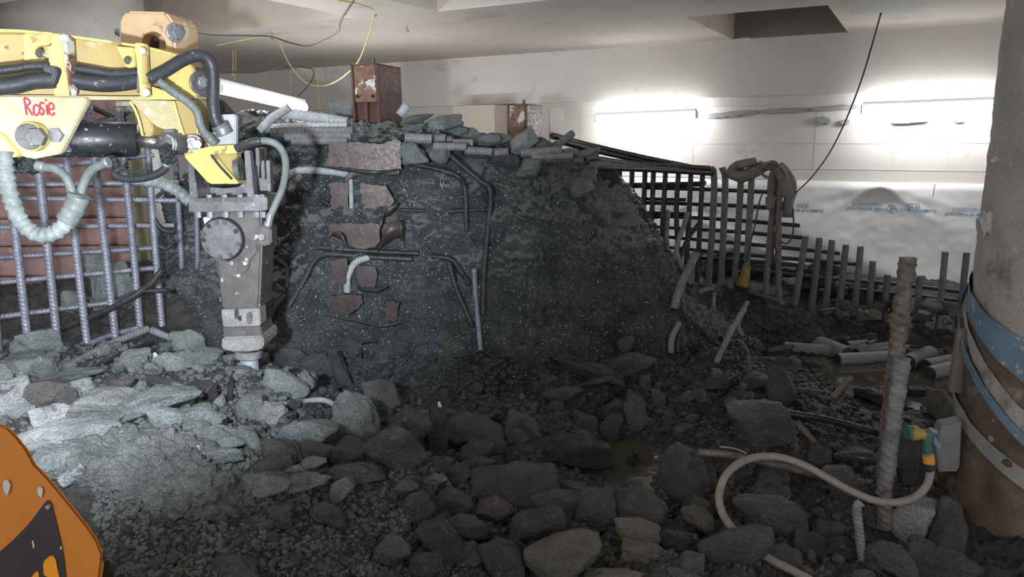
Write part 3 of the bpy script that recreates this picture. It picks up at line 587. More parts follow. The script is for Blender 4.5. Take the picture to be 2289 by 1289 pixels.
# bars on the broken face
FB = [([(643, 394), (669, 381), (734, 383), (780, 390)], 17, 'barw', 'bright bent bar on the face just left of the brown flange'), ([(650, 430), (657, 405), (674, 390)], 18, 'barr', 'short rusty hooked bar under the bright bent one'),
      ([(776, 404), (786, 389), (806, 384), (892, 383)], 15, 'barr', 'short hooked bar directly under the brown flange'), ([(847, 354), (900, 362), (986, 380), (1025, 396), (1040, 428), (1043, 513)], 13, 'bark', 'long bar bent down at right, crossing the face from the flange'),
      ([(1007, 348), (1040, 376), (1073, 404), (1096, 428), (1090, 517), (1082, 610), (1079, 704)], 13, 'bark', 'long thin bar bent and hanging down the face, right of all others'), ([(994, 473), (1040, 470), (1092, 468)], 10, 'bark', 'short level bar crossing to the long hanging bar'),
      ([(895, 469), (950, 471)], 9, 'bark', 'short level bar beside the torn curled steel'), ([(710, 553), (777, 558), (860, 563), (936, 566)], 13, 'bark', 'level dark bar below the middle brown flange'),
      ([(645, 684), (677, 632), (703, 584), (736, 568), (821, 574), (922, 579)], 14, 'bark', 'dark bar rising from lower left and bending level across the face'), ([(776, 652), (778, 617), (795, 587), (823, 575)], 16, 'barw', 'bright ribbed bar curving down between the lower recesses'),
      ([(964, 572), (1007, 579), (1030, 606), (1051, 636)], 14, 'bark', 'dark bar curling down right of the level bar'), ([(1003, 586), (1022, 650), (1040, 690), (1056, 728)], 14, 'bark', 'dark bar slanting down the face, left of the ribbed one'),
      ([(1060, 600), (1064, 670), (1075, 784)], 12, 'bar', 'straight ribbed bar hanging low on the face at right'), ([(601, 568), (628, 584), (643, 600), (643, 645)], 12, 'bark', 'thin dark bent bar just right of the breaker'),
      ([(606, 716), (618, 684), (640, 660)], 14, 'bark', 'short dark bar right of the breaker, below the bent one'), ([(784, 402), (785, 435), (786, 466)], 10, 'barw', 'narrow bright upright bar between the two upper recesses'),
      ([(955, 409), (972, 410)], 10, 'barr', 'tiny rusty bar end tied with wire, left one'), ([(984, 412), (1008, 416)], 10, 'barr', 'tiny rusty bar end tied with wire, right one')]
for pts, w, m, lab in FB:
    q = [HP(x, y, .004, 'm') for x, y in pts]
    ys = [p.y for p in q]; q = [P(x, y, min(p.y, sum(ys) / len(ys) + .03)) for (x, y), p in zip(pts, q)]
    bar(q, w * 4.5 / FPX / 2, m, lab, dense=1.0, amp=.16)
# leftover bars and roots by the right shoulder
RS = [([(1600, 812), (1615, 780), (1640, 730), (1664, 690)], 15, 'barg', 'long slanting muddy bar with forked top on the right slope'), ([(1658, 752), (1650, 726), (1662, 690), (1671, 676)], 12, 'barg', 'short muddy bar leaning on the long slanting one'),
      ([(1500, 790), (1502, 755), (1520, 720)], 15, 'barg', 'muddy bar sticking up on the lower right of the mound, left'), ([(1514, 788), (1516, 755), (1530, 722)], 11, 'bark', 'thinner muddy bar directly beside the left one'),
      ([(1506, 690), (1520, 640), (1540, 600), (1556, 565)], 20, 'barg', 'thick crusted bar leaning at the tip of the mound'), ([(1522, 660), (1530, 610), (1512, 560), (1530, 500), (1536, 475)], 12, 'barg', 'crusted bent bar rising in front of the mat'),
      ([(1492, 560), (1490, 520), (1494, 470)], 11, 'barg', 'upright muddy bar just behind the mound tip'), ([(1520, 575), (1540, 530), (1562, 500)], 11, 'bark', 'dark oblique bar crossing the mat behind the mound tip'),
      ([(1595, 695), (1594, 672), (1597, 655)], 11, 'barg', 'short upright stub on the floor right of the mound tip'), ([(1560, 655), (1575, 648), (1592, 646)], 12, 'barr', 'reddish short stub lying at the foot of the mat'),
      ([(1676, 830), (1674, 790), (1655, 762), (1640, 760)], 5, 'barr', 'thin bent wire rod arching on the right slope')]
for pts, w, m, lab in RS:
    h = HP(*pts[0]); Y = h.y - .03 if h.y < 6 else 5.6
    n = len(pts); q = [P(x, y, Y + .05 * k) for k, (x, y) in enumerate(pts)]
    bar(q, w * Y / FPX / 2, m, lab, dense=1.5, amp=.08)
# foreground right: crusted bars
CB = [([(1976, 1105), (1988, 985), (2005, 790), (2030, 575)], 38, 2.78, 'barr', 'tall rusty mortar-crusted bar standing in the right foreground'), ([(1966, 1110), (1980, 950), (1996, 800)], 26, 2.86, 'barr', 'shorter crusted bar tight behind the tall one'),
      ([(1975, 1105), (1995, 960), (2018, 800)], 36, 2.70, 'barg', 'grey crusted bar with sawn top in front of the tall rusty one'), ([(1976, 1180), (1980, 1120), (1982, 1098)], 32, 2.52, 'barr', 'stub of sawn bar under the hose'),
      ([(1932, 1282), (1922, 1200), (1916, 1135), (1926, 1122)], 22, 2.30, 'barg', 'bent grey bar hook in the rocks below the hose'),
      ([(1700, 918), (1770, 925), (1850, 938), (1965, 968)], 17, 3.25, 'bark', 'long dark bar lying across the right rubble slope'), ([(1705, 895), (1780, 925), (1860, 955)], 13, 3.3, 'barr', 'rusty bar lying across beside the long dark one'),
      ([(1562, 1010), (1640, 1018), (1740, 1040), (1850, 1068)], 18, 2.85, 'barr', 'thick ribbed rusty bar passing beneath the hose loop'), ([(1765, 940), (1775, 985), (1785, 1020)], 18, 3.1, 'barr', 'short crusted bar pointing down in the right rubble, left'),
      ([(1780, 945), (1805, 970), (1830, 1000)], 16, 3.12, 'barr', 'short crusted bar pointing down in the right rubble, right'), ([(1765, 868), (1800, 870), (1850, 876)], 8, 3.9, 'barr', 'thin rusty rod at the edge of the wet floor'),
      ([(1860, 888), (1885, 862), (1905, 842)], 14, 3.95, 'wood', 'flat oblique splinter standing at the edge of the wet floor')]
for pts, w, Y, m, lab in CB:
    q = [P(x, y, Y) for x, y in pts]
    o = bar(q, w * Y / FPX / 2, m, lab, dense=1.25, amp=.12, sides=16)
    if w > 25:
        me = o.data; co = np.zeros(len(me.vertices) * 3); me.vertices.foreach_get('co', co); co = co.reshape(-1, 3)
        n_ = np.stack([vnoise(co * 30, 1), vnoise(co * 30, 2), vnoise(co * 30, 3)], 1); co += n_ * .006; me.vertices.foreach_set('co', co.ravel()); me.update()
# bars in the left / middle foreground
for pts, w, m, lab in [([(316, 962), (255, 1000), (200, 1036), (138, 1078)], 30, 'rockp', 'pale crusted round bar lying diagonally among the left foreground stones'),
                       ([(514, 890), (519, 850), (522, 808)], 15, 'bark', 'dark round bar standing in front of the breaker chisel'), ([(606, 868), (620, 870), (640, 878)], 16, 'barg', 'short smooth rod right of the chisel'),
                       ([(610, 906), (660, 900), (720, 894), (768, 915)], 15, 'barw', 'pale flat curved strip bar behind the pointed green stone'), ([(850, 912), (900, 917), (960, 922)], 12, 'barr', 'dark ribbed bar lying at the foot of the mound'),
                       ([(1610, 998), (1640, 1002), (1668, 1012)], 4, 'barw', 'thin shiny wire lying above the hose loop')]:
    q = [HP(x, y, .04 if w < 26 else .06) for x, y in pts]; bar(q, w * q[0].y / FPX / 2, m, lab, dense=1.4, amp=.08)

# ------------------------------------------------------------------ steel box columns and torn flanges
def box_column(name, f0, f1, f2, Y0, Y1, Y2, ybot, label, plate, ztop):
    """front left, front right, back right edge px at the top"""
    r = empty(name, tuple(P(f1[0], ybot, Y1))); tag(r, label, 'steel column')
    a, b, c = P(*f0, Y0), P(*f1, Y1), P(*f2, Y2); d = a + (c - b)
    zt = ztop; zb = P(f1[0], ybot, Y1).z - .25
    def col(p, z): return Vector((p.x, p.y, z))
    loc = r.location
    def loc_(vs): return [v - loc for v in vs]
    t = .018; ex = (b - a).normalized(); ex.z = 0; ey = (c - b).normalized(); ey.z = 0
    w = (b - a).length; dp = (c - b).length
    A = Vector((a.x, a.y, 0))
    def bx(x0, x1, y0, y1, z0, z1, bev=.003):
        pts = [A + ex * x0 + ey * y0, A + ex * x1 + ey * y0, A + ex * x1 + ey * y1, A + ex * x0 + ey * y1]
        return prism([p + Vector((0, 0, z0)) - loc for p in pts], Vector((0, 0, z1 - z0)), bev)
    r1 = MB(); r1.add(*bx(w - t, w, 0, dp, zb, zt)); r1.build('side_plate', M['rust'], r)
    r2 = MB(); r2.add(*bx(0, t, 0, dp, zb, zt)); r2.build('side_plate', M['rust'], r)
    zm = zt - (zt - zb) * plate
    r3 = MB(); r3.add(*bx(t, w - t, .035, .035 + t, zb, zm)); r3.build('web_plate', M['rust'], r)
    r4 = MB(); r4.add(*bx(t + .004, w - t - .004, .004, .022, zm, zt - .004)); pl = r4.build('peeling_plate', M['rustp'], r); pl['label'] = 'plate with flaking cream paint'
    r5 = MB()
    for k in (.22, .78): r5.add(*cyl(A + ex * w * k + Vector((0, -.004, zm + .035)) - loc, A + ex * w * k + Vector((0, .006, zm + .035)) - loc, .011, 12))
    r5.build('bolt_holes', M['dark'], pl)
    r6 = MB(); r6.add(*bx(.0, w, 0, dp, zt - .012, zt)); r6.build('cap_plate', M['rust'], r)
    r7 = MB(); r7.add(*bx(w * .45, w * .55, .0, .036, zb, zm)); r7.build('stiffener', M['rust'], r)
    r8 = MB(); r8.add(*cyl(A + ex * w * .85 + Vector((0, .01, zt)) - loc, A + ex * w * .85 + Vector((0, .01, zt + .03)) - loc, .012, 10)); r8.build('lifting_stud', M['bark'], r)
    return r
box_column('box_column', (782, 140), (843, 134), (896, 145), 4.90, 4.84, 5.18, 300, 'tall rusty steel box column standing out of the mound', .34, 2.13)
box_column('box_column', (1133, 236), (1178, 232), (1212, 238), 6.05, 6.0, 6.3, 300, 'smaller far rusty box column with flaking plate behind the mound', .66, P(1178, 232, 6.0).z)
r = link_mesh('concrete_plinth', *box(P(1229, 312, 6.9), .15, .3, .56, Matrix.Rotation(-.5, 3, 'Z'), .01), M['wall']); tag(r, 'pale concrete post right behind the far rusty box column', 'post')
tt = r.location
def face_plate(name, pts, m, label, off=.02, th=.02, curl=None, cat='steel plate'):
    q = [HP(x, y, off * .85, 'm') for x, y in pts]; ym = sum(p.y for p in q) / len(q) - .02; n_ = len(pts); pp = []
    for k in range(n_):
        (x0, y0), (x1, y1) = pts[k], pts[(k + 1) % n_]; m_ = max(2, int(math.hypot(x1 - x0, y1 - y0) / 7))
        for j in range(m_): t = j / m_; pp.append((x0 + (x1 - x0) * t + rnd.uniform(-2.0, 2.0) * (j > 0), y0 + (y1 - y0) * t + rnd.uniform(-2.2, 2.2) * (j > 0)))
    pts = pp
    q = [P(x, y, ym) for x, y in pts]
    o = link_mesh(name, *prism(q, Vector((0, th, 0)), .002), M[m]); tag(o, label, cat); return o
face_plate('flange_plate', [(734, 322), (790, 318), (850, 322), (882, 310), (897, 318), (897, 378), (840, 384), (785, 376), (721, 370), (733, 352)], 'brown', 'long brown torn steel flange below the box column foot', .05, .05)
face_plate('flange_plate', [(734, 501), (780, 498), (847, 500), (849, 540), (838, 553), (800, 556), (770, 545), (736, 526)], 'brown', 'middle brown torn flange with a round hole on the face', .035, .03)
face_plate('flange_plate', [(734, 660), (770, 658), (808, 660), (812, 678), (795, 692), (777, 705), (734, 693)], 'brown', 'lower left brown flange low on the face', .03, .03)
face_plate('flange_plate', [(864, 672), (893, 676), (884, 722), (862, 716)], 'brown', 'lower right brown flange piece low on the face', .03, .03)
face_plate('web_scrap', [(732, 412), (755, 406), (778, 407), (778, 466), (752, 470), (734, 461), (742, 440)], 'brown', 'upper left square of exposed torn web', .03, .02)
face_plate('web_scrap', [(804, 410), (862, 414), (876, 440), (882, 450), (873, 460), (840, 464), (806, 468)], 'brown', 'upper right square of exposed rusty web', .03, .02)
face_plate('web_scrap', [(738, 580), (777, 578), (776, 610), (772, 636), (734, 624), (742, 602)], 'brown', 'lower left square of exposed torn web', .03, .02)
face_plate('web_scrap', [(800, 592), (838, 594), (843, 618), (838, 642), (806, 640), (796, 616)], 'brown', 'lower right square of exposed rusty web', .03, .02)
def curl(pts, w0, m, label, name='steel_curl', tilt=(.5, -.6, .2)):
    q = [HP(x, y, .05 + .02 * k, 'm') for k, (x, y) in enumerate(pts)]; path = crom(q, .01); t = Vector(tilt).normalized()
    vs = []; fs = []
    for i, p in enumerate(path):
        k = i / (len(path) - 1); w = w0 * (.6 + .5 * math.sin(3.1 * k + .4)); a = t * math.cos(k * 1.4) + Vector((0, 0, 1)) * math.sin(k * 1.4)
        n_ = Vector((0, -.006, 0)); vs += [p - a * w, p + a * w, p + a * w + n_, p - a * w + n_]
    for i in range(len(path) - 1):
        for k in range(4): fs.append((i * 4 + k, i * 4 + (k + 1) % 4, i * 4 + 4 + (k + 1) % 4, i * 4 + 4 + k))
    fs += [(3, 2, 1, 0), tuple(len(vs) - 4 + k for k in range(4))]
    o = link_mesh(name, vs, fs, M[m], smooth=True); tag(o, label, 'steel scrap'); return o
curl([(846, 510), (852, 490), (868, 474), (888, 458)], .035, 'brown', 'torn strip of brown steel curling up right of the middle flange')
curl([(846, 556), (862, 530), (880, 515), (896, 516), (898, 548)], .045, 'brown', 'shiny curled steel flap at the right end of the middle flange', tilt=(.3, -.5, .8))
curl([(736, 532), (745, 522), (765, 530), (772, 548)], .022, 'brown', 'small curled flap at the left end of the middle flange')
curl([(800, 640), (804, 646), (840, 650), (864, 640)], .014, 'bark', 'thin torn lip under the lower right web')
curl([(716, 446), (728, 455), (738, 460)], .018, 'bark', 'small dark torn lip left of the upper web')
curl([(722, 704), (790, 716), (850, 728), (890, 722)], .010, 'bark', 'long thin torn edge low on the face below the flanges')
curl([(718, 372), (780, 380), (840, 386), (896, 378)], .014, 'bark', 'thin torn lip running under the top flange')
curl([(806, 800), (806, 770), (830, 762), (842, 765)], .012, 'bark', 'bent scrap low in the rubble at the foot of the face')
o = _sm('steel_pipe_end', *tube([P(812, 523, 4.50), P(812, 523, 4.56)], .036, 20, .02), M['bark']); tag(o, 'round pipe end set into the middle brown flange', 'pipe')
for i, pts in enumerate([[(990, 424), (985, 405), (992, 390), (996, 380)], [(986, 420), (992, 402), (986, 385)]]):
    o = _sm('tie_wire', *tube([HP(x, y, .03, 'm') for x, y in pts], .0018, 6, .01), M['barw']); tag(o, 'thin loop of pale tie wire on the face, %s one' % ('left', 'right')[i], 'wire')

# ------------------------------------------------------------------ the machine's yellow arm
arm = empty('excavator_arm', (0, 0, 0)); tag(arm, 'yellow hydraulic excavator arm reaching in from the left edge holding the breaker', 'excavator arm')
def PA(x, y, off=0.0):
    # the side plane of the arm, turned away from the viewer towards its right end
    d = ray(x, y); t = (4.79 + off) / (d.y - .82 * d.x); return CAM + d * t
def YA(x): return PA(x, 215).y
BK = Vector((.10, 1, 0)).normalized()
def plate(name, pts, off, th, m, parent=arm, bevel=.004, Yf=YA, label=None):
    o = link_mesh(name, *prism([PA(x, y, off * 1.3) if Yf is YA else P(x, y, Yf(x) + off) for x, y in pts], BK * th, bevel), M[m], parent)
    if label: o['label'] = label
    return o
def tubep(name, pts, wpx, m, parent, off=0.0, Yf=YA, prof=None, sides=16, step=.007):
    q = [P(p[0], p[1], p[2]) if len(p) > 2 else (PA(p[0], p[1], off * 1.3) if Yf is YA else P(p[0], p[1], Yf(p[0]) + off)) for p in pts]
    return _sm(name, *tube(q, wpx * q[0].y / FPX / 2, sides, step, prof), M[m], parent)
def wrapf(pitch, amp=.13):
    def f(s, th): x = (s / pitch + th / (2 * math.pi)) % 1.0; return 1 - amp * .5 + amp * x ** 1.6
    return f
def hexbolt(px, py, Y, rpx, parent, m='bolt', washer=True, d=(-.25, -1, .05), name='bolt'):
    c = P(px, py, Y); r = rpx * Y / FPX; n = Vector(d).normalized(); mb = MB()
    if washer: mb.add(*cyl(c, c + n * r * .30, r * 1.18, 24, bevel=r * .08))
    mb.add(*cyl(c, c + n * r * .95, r * .88, 6, bevel=r * .07)); return mb.build(name, M[m], parent)
# tan link block behind the arm
def YT(x): return 3.72
tb = plate('link_block', [(266, 42), (282, 24), (368, 26), (386, 48), (392, 120), (402, 150), (330, 150), (268, 120)], 0, .24, 'tan', Yf=YT, bevel=.012, label='tan painted block with a round pin hole')
cut(tb, [cyl(P(317, 92, 3.6), P(317, 92, 3.6) + Vector((0, .26, 0)), .058, 32)])
mb = MB(); mb.add(*cyl(P(317, 92, 3.80), P(317, 92, 3.80) + Vector((0, .05, 0)), .062, 24)); mb.build('pin', M['bark'], tb)
hexbolt(388, 74, 3.74, 17, tb, d=(1, -.5, 0)); hexbolt(266, 72, 3.8, 8, tb, d=(-1, -.3, 0))
# upper beam, a U-shaped section: web, top and bottom flanges
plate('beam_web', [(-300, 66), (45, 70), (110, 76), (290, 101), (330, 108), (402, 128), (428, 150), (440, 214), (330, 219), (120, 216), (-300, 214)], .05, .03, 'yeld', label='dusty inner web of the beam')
plate('top_flange', [(-300, 52), (45, 66), (110, 72), (290, 97), (330, 104), (403, 124), (403, 129), (330, 110), (290, 103), (110, 78), (45, 72), (-300, 66)], -.01, .20, 'yel')
plate('bottom_flange', [(-300, 212), (120, 213), (192, 214), (270, 215), (330, 215), (440, 214), (440, 221), (330, 223), (200, 223), (120, 220), (-300, 219)], -.01, .20, 'yelp')
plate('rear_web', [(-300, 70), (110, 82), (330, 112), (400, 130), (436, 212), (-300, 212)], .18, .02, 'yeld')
plate('mounting_plate', [(50, 74), (112, 75), (115, 99), (100, 101), (80, 103), (84, 122), (100, 133), (98, 139), (53, 137)], .01, .03, 'yel')
plate('clamp_plate', [(113, 74), (136, 76), (141, 110), (146, 150), (155, 214), (119, 214), (121, 160), (107, 152), (108, 118), (104, 106), (115, 99)], -.075, .025, 'yel', label='bright yellow hose clamp plate')
plate('clamp_plate', [(137, 76), (148, 84), (158, 212), (155, 214), (146, 150)], -.075, .05, 'rustp')
plate('hose_bracket', [(299, 95), (322, 97), (325, 150), (329, 217), (313, 218), (306, 150)], -.09, .035, 'yel', label='narrow upright yellow hose bracket')
plate('hose_bracket', [(316, 120), (327, 124), (328, 188), (317, 189)], -.10, .02, 'yeld')
plate('gusset', [(258, 103), (300, 106), (302, 150), (282, 152), (272, 130)], .0, .03, 'yel')
plate('end_plate', [(326, 106), (403, 127), (430, 150), (440, 214), (400, 217), (329, 176)], -.005, .03, 'yel')
plate('end_plate', [(329, 110), (380, 122), (404, 128), (360, 150), (334, 162), (328, 158)], -.012, .02, 'yeld')
plate('lower_lip', [(329, 190), (400, 214), (402, 223), (329, 222)], -.02, .03, 'yel')
# big lobe plate with the painted name
lobe = plate('lobe_plate', [(-300, 213), (192, 217), (193, 230), (172, 270), (150, 312), (133, 344), (100, 350), (68, 356), (40, 345), (0, 296), (-300, 240)], -.03, .03, 'yelp', label='pale splashed yellow side plate')
plate('lower_lobe', [(-300, 255), (0, 297), (40, 346), (30, 352), (-300, 352)], -.05, .05, 'yel')
def arm_pt(x, y, off=-.03): return PA(x, y, off * 1.3)
cut(lobe, [cyl(arm_pt(128, 301, -.2), arm_pt(128, 301, -.2) + Vector((0, .3, 0)), .038, 32)])
mb = MB(); c = arm_pt(82, 305); mb.add(*cyl(c, c + Vector((-.10, -1, 0)).normalized() * .045, .060, 36, bevel=.004)); bs = mb.build('pivot_boss', M['yel'], lobe)
mb = MB(); mb.add(*cyl(c + Vector((0, -.04, 0)), c + Vector((.004, -.058, 0)), .052, 36, bevel=.003)); mb.build('washer', M['steel'], bs)
hexbolt(86, 306, YA(86) - .085, 24, lobe, washer=False, m='steel', d=(.25, -1, 0)); hexbolt(128, 302, YA(128) - .02, 19, lobe, washer=False, m='bolt', d=(.2, -1, 0))
hexbolt(144, 86, YA(144) - .08, 8, arm, d=(.5, -1, 0)); hexbolt(161, 206, YA(161) - .05, 8, arm, d=(.4, -1, 0)); hexbolt(318, 113, YA(318) - .10, 6, arm, d=(.4, -1, 0)); hexbolt(326, 206, YA(326) - .10, 7, arm, d=(.4, -1, 0))
hexbolt(444, 186, YA(444) - .02, 20, arm, d=(1, -.7, 0), m='steel'); hexbolt(455, 184, YA(455) - .05, 12, arm, d=(1, -.6, 0)); hexbolt(90, 120, YA(90) - .02, 8, arm, m='steel'); hexbolt(286, 135, YA(286) - .02, 7, arm, m='steel')
# painted name on the lobe, brush strokes
def stroke(pts, w): return tube([PA(x, y, -.041) for x, y in pts], w * 3.1 / FPX / 2, 8, .004)
mb = MB()
for pts in [[(54, 219), (57, 240), (60, 257)], [(54, 219), (62, 221), (67, 230), (58, 237)], [(59, 237), (66, 246), (73, 258)],          # R
            [(82, 234), (76, 238), (76, 251), (81, 258), (87, 252), (88, 240), (82, 234)],                                # u
            [(99, 232), (92, 229), (89, 236), (94, 243), (98, 248), (95, 257), (90, 252)],                                             # s
            [(104, 234), (105, 246), (107, 257)], [(102, 222), (103, 226)],                                                            # i
            [(111, 244), (120, 243), (118, 233), (112, 230), (109, 240), (112, 254), (119, 257), (121, 251)]]:                         # e
    mb.add(*stroke(pts, 4.2), True)
mb.build('painted_name', M['red'], lobe)['label'] = 'red hand-painted name Rosie'
# ram
ram = plate('ram_lug', [(120, 285), (160, 285), (160, 340), (120, 340)], .04, .06, 'ram')
mb = MB(); mb.add(*cyl(P(110, 311, 3.30), P(304, 312, 3.46), .079, 40, bevel=.006), True); rb = mb.build('ram_barrel', M['ram'], arm); rb['label'] = 'black hydraulic cylinder barrel'
mb = MB(); mb.add(*cyl(P(300, 312, 3.46), P(380, 322, 3.52), .032, 28), True); rd = mb.build('ram_rod', M['chrome'], arm); rd['label'] = 'oily bright piston rod'
mb = MB(); mb.add(*cyl(P(296, 312, 3.455), P(309, 313, 3.462), .074, 40, bevel=.005), True); mb.build('gland', M['ram'], rb)
mb = MB(); mb.add(*cyl(P(372, 322, 3.42), P(372, 322, 3.42) + Vector((.02, .16, 0)), .052, 28, bevel=.004), True); mb.build('rod_eye', M['steel'], rd)
o = tubep('rod_ring', [(372, 302), (384, 308), (388, 324), (380, 340), (366, 344)], 7, 'bolt', rd, -.10)
# fork
plate('fork_cheek', [(288, 223), (388, 225), (400, 268), (414, 310), (428, 345), (418, 350), (398, 338), (388, 318), (384, 290), (362, 288), (345, 280), (318, 250)], -.015, .03, 'yelp')
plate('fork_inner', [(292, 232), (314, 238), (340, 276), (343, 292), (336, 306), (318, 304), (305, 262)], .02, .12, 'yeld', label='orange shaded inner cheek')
tubep('weld_rim', [(290, 226), (302, 246), (311, 270), (319, 304)], 6, 'yel', arm, -.02)
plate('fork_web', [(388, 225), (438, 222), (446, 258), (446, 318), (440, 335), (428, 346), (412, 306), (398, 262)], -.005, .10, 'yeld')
tubep('weld_rim', [(388, 226), (398, 262), (410, 300), (424, 340)], 6, 'yel', arm, -.02)
tubep('weld_rim', [(438, 222), (440, 260), (442, 305)], 3, 'yel', arm, -.01)
plate('pivot_lug', [(362, 290), (388, 288), (390, 318), (384, 308), (370, 302)], -.04, .06, 'steel')
plate('nose_plate', [(410, 349), (442, 335), (469, 330), (500, 372), (531, 407), (465, 409)], -.11, .03, 'yel', label='bright yellow wedge nose')
plate('nose_lip', [(442, 334), (469, 326), (524, 324), (532, 342), (500, 344), (470, 345), (440, 345)], -.13, .06, 'yel')
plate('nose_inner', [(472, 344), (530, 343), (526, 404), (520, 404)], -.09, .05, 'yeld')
plate('nose_rim', [(464, 406), (532, 405), (532, 411), (468, 411)], -.115, .10, 'yel')
tubep('weld_bead', [(472, 346), (492, 372), (518, 400)], 5, 'bark', arm, -.115)
hexbolt(432, 320, YA(432) - .035, 17, arm, m='steel', d=(.25, -1, 0)); hexbolt(441, 322, YA(441) - .075, 12, arm, washer=False, d=(.35, -1, 0))
hb = plate('hose_box', [(490, 256), (524, 255), (527, 262), (527, 328), (464, 327), (460, 300), (478, 292), (496, 290)], -.05, .03, 'plate', label='galvanised plate with three holes')
cut(hb, [cyl(P(x, y, 3.3), P(x, y, 3.3) + Vector((-.1, .5, 0)), r_, 16) for x, y, r_ in ((516, 279, .010), (518, 302, .007), (506, 321, .007))])
plate('rear_shield', [(446, 214), (470, 216), (492, 224), (524, 262), (524, 330), (450, 330)], .06, .05, 'bark', label='dark steel shield behind the hoses')
# hoses of the arm
tubep('hose', [(-300, 214), (-40, 196), (30, 190), (75, 180), (121, 178)], 42, 'black', arm, -.07)
tubep('hose', [(-300, 172), (-40, 160), (30, 154), (70, 148), (110, 147)], 20, 'black', arm, -.10, prof=wrapf(.012, .10))
tubep('hose', [(150, 150), (200, 157), (250, 165), (305, 163)], 20, 'black', arm, -.03)
tubep('hose', [(150, 176), (200, 185), (250, 187), (312, 180)], 36, 'black', arm, -.03)
o = tubep('hose', [(332, 178), (370, 158), (410, 134), (440, 124), (462, 130), (474, 150), (477, 190), (476, 230), (482, 268), (497, 290)], 27, 'black', arm, -.09); o['label'] = 'thick hose arching over the end of the beam'
tubep('hose_end', [(494, 284), (502, 300)], 33, 'bolt', arm, -.09); tubep('hose_collar', [(489, 278), (494, 286)], 36, 'hgrey', arm, -.085)
tubep('hose', [(352, 180), (385, 204), (420, 228), (440, 250), (450, 285), (466, 306), (480, 322)], 19, 'hgrey', arm, -.12, prof=wrapf(.012, .2))
plate('hose_clip', [(96, 146), (124, 150), (128, 160), (118, 190), (112, 188), (114, 164), (96, 160)], -.12, .03, 'black')
plate('hose_clip', [(306, 130), (314, 130), (316, 210), (304, 208)], -.08, .03, 'steel')
# wrapped loop hanging below
def YL(x): return 3.05
o = tubep('wrapped_hose', [(8, 338), (12, 380), (24, 440), (48, 496), (85, 524), (122, 520), (152, 494), (172, 458)], 36, 'wrap', arm, 0, YL, wrapf(.034, .26)); o['label'] = 'pale spiral-wrapped hose hanging in a loop'
tubep('hose_collar', [(150, 492), (164, 470), (178, 436)], 46, 'hgrey', arm, 0, YL, wrapf(.04, .12))
tubep('hose_collar', [(166, 446), (170, 432)], 32, 'hgrey', arm, -.01, YL)
tubep('hose', [(96, 373), (125, 378), (150, 400), (164, 440)], 19, 'hgrey', arm, .0, YL)
tubep('hose', [(176, 450), (186, 412), (205, 380), (238, 364)], 19, 'hgrey', arm, .03, YL)
tubep('hose_end', [(82, 370), (100, 374)], 22, 'bolt', arm, 0, YL)
tubep('hose_end', [(234, 365), (244, 362)], 24, 'bolt', arm, .03, YL)
for (x, y, r_, Y) in ((64, 372, .035, 3.12), (252, 362, .026, 3.15), (376, 352, .032, 3.42), (10, 348, .045, 3.10), (375, 340, .034, 3.40)):
    bm = bmesh.new(); bmesh.ops.create_icosphere(bm, subdivisions=4, radius=r_)
    cc = P(x, y, Y); co = np.array([list(v.co) for v in bm.verts]); n_ = vnoise(co / r_ * 2.2 + x, 5) * .35 + vnoise(co / r_ * 6, 6) * .12
    for v, k in zip(bm.verts, n_): v.co = v.co * (1 + k) + cc
    vs, fs = bm_geo(bm); o = link_mesh('oily_fitting', vs, fs, M['oil'], arm, smooth=True)
tubep('hose', [(266, 377), (256, 385), (262, 395), (292, 400), (330, 396), (360, 384), (373, 372)], 17, 'black', arm, 0, lambda x: 3.42)
tubep('hose', [(266, 377), (290, 384), (330, 382)], 6, 'black', arm, 0, lambda x: 3.46)
tubep('hose_end', [(371, 372), (376, 358)], 19, 'bolt', arm, 0, lambda x: 3.42)
o = tubep('wrapped_hose', [(322, 404), (356, 408), (392, 424), (426, 452)], 26, 'wrap', arm, 0, lambda x: 3.72, wrapf(.034, .26)); o['label'] = 'white spiral-wrapped hose running to the breaker head'

# ------------------------------------------------------------------ breaker
brk = empty('hydraulic_breaker', tuple(P(558, 838, 3.72))); tag(brk, 'grey hydraulic breaker hammer hanging upright from the yellow arm, chisel in the rubble', 'hydraulic breaker')
BL = brk.location.copy()
YB = 3.62
def bp(name, pts, off, th, m, bevel=.004, parent=brk, label=None):
    pp = parent
    o = link_mesh(name, *prism([P(x, y, YB + off) - BL for x, y in pts], Vector((.0, th, 0)), bevel), M[m], pp)
    if label: o['label'] = label
    return o
def bc(name, p0, p1, r, m, parent=brk, sides=32, bevel=.003, off0=0, off1=0, sm=False):
    mb = MB(); mb.add(*cyl(P(*p0, YB + off0) - BL, P(*p1, YB + off1) - BL, r, sides, bevel=bevel), sm); return mb.build(name, M[m], parent)
bp('bracket_cheek', [(419, 352), (430, 356), (443, 450), (424, 452)], -.10, .24, 'steel'); bp('bracket_cheek', [(545, 338), (558, 338), (568, 446), (553, 448)], -.10, .05, 'steel')
bp('bracket_cheek', [(572, 330), (580, 332), (576, 446), (568, 446)], .04, .12, 'steel'); bp('bracket_back', [(440, 405), (470, 418), (500, 421), (532, 418), (555, 400), (556, 441), (446, 441)], .06, .03, 'steel')
bp('bracket_rear', [(440, 340), (560, 336), (562, 410), (440, 410)], .14, .03, 'bark')
bc('pivot_drum', (444, 388), (545, 380), .085, 'bark', off0=.12, off1=.12); bc('bushing', (528, 378), (541, 377), .055, 'steel', off0=-.01, off1=-.01)
bp('side_bracket', [(582, 360), (590, 358), (592, 402), (585, 400)], .02, .05, 'steel'); bp('side_bracket', [(594, 358), (602, 358), (605, 428), (597, 428)], .0, .05, 'steel'); bp('side_bracket', [(576, 398), (597, 398), (600, 426), (580, 426)], .05, .05, 'steel')
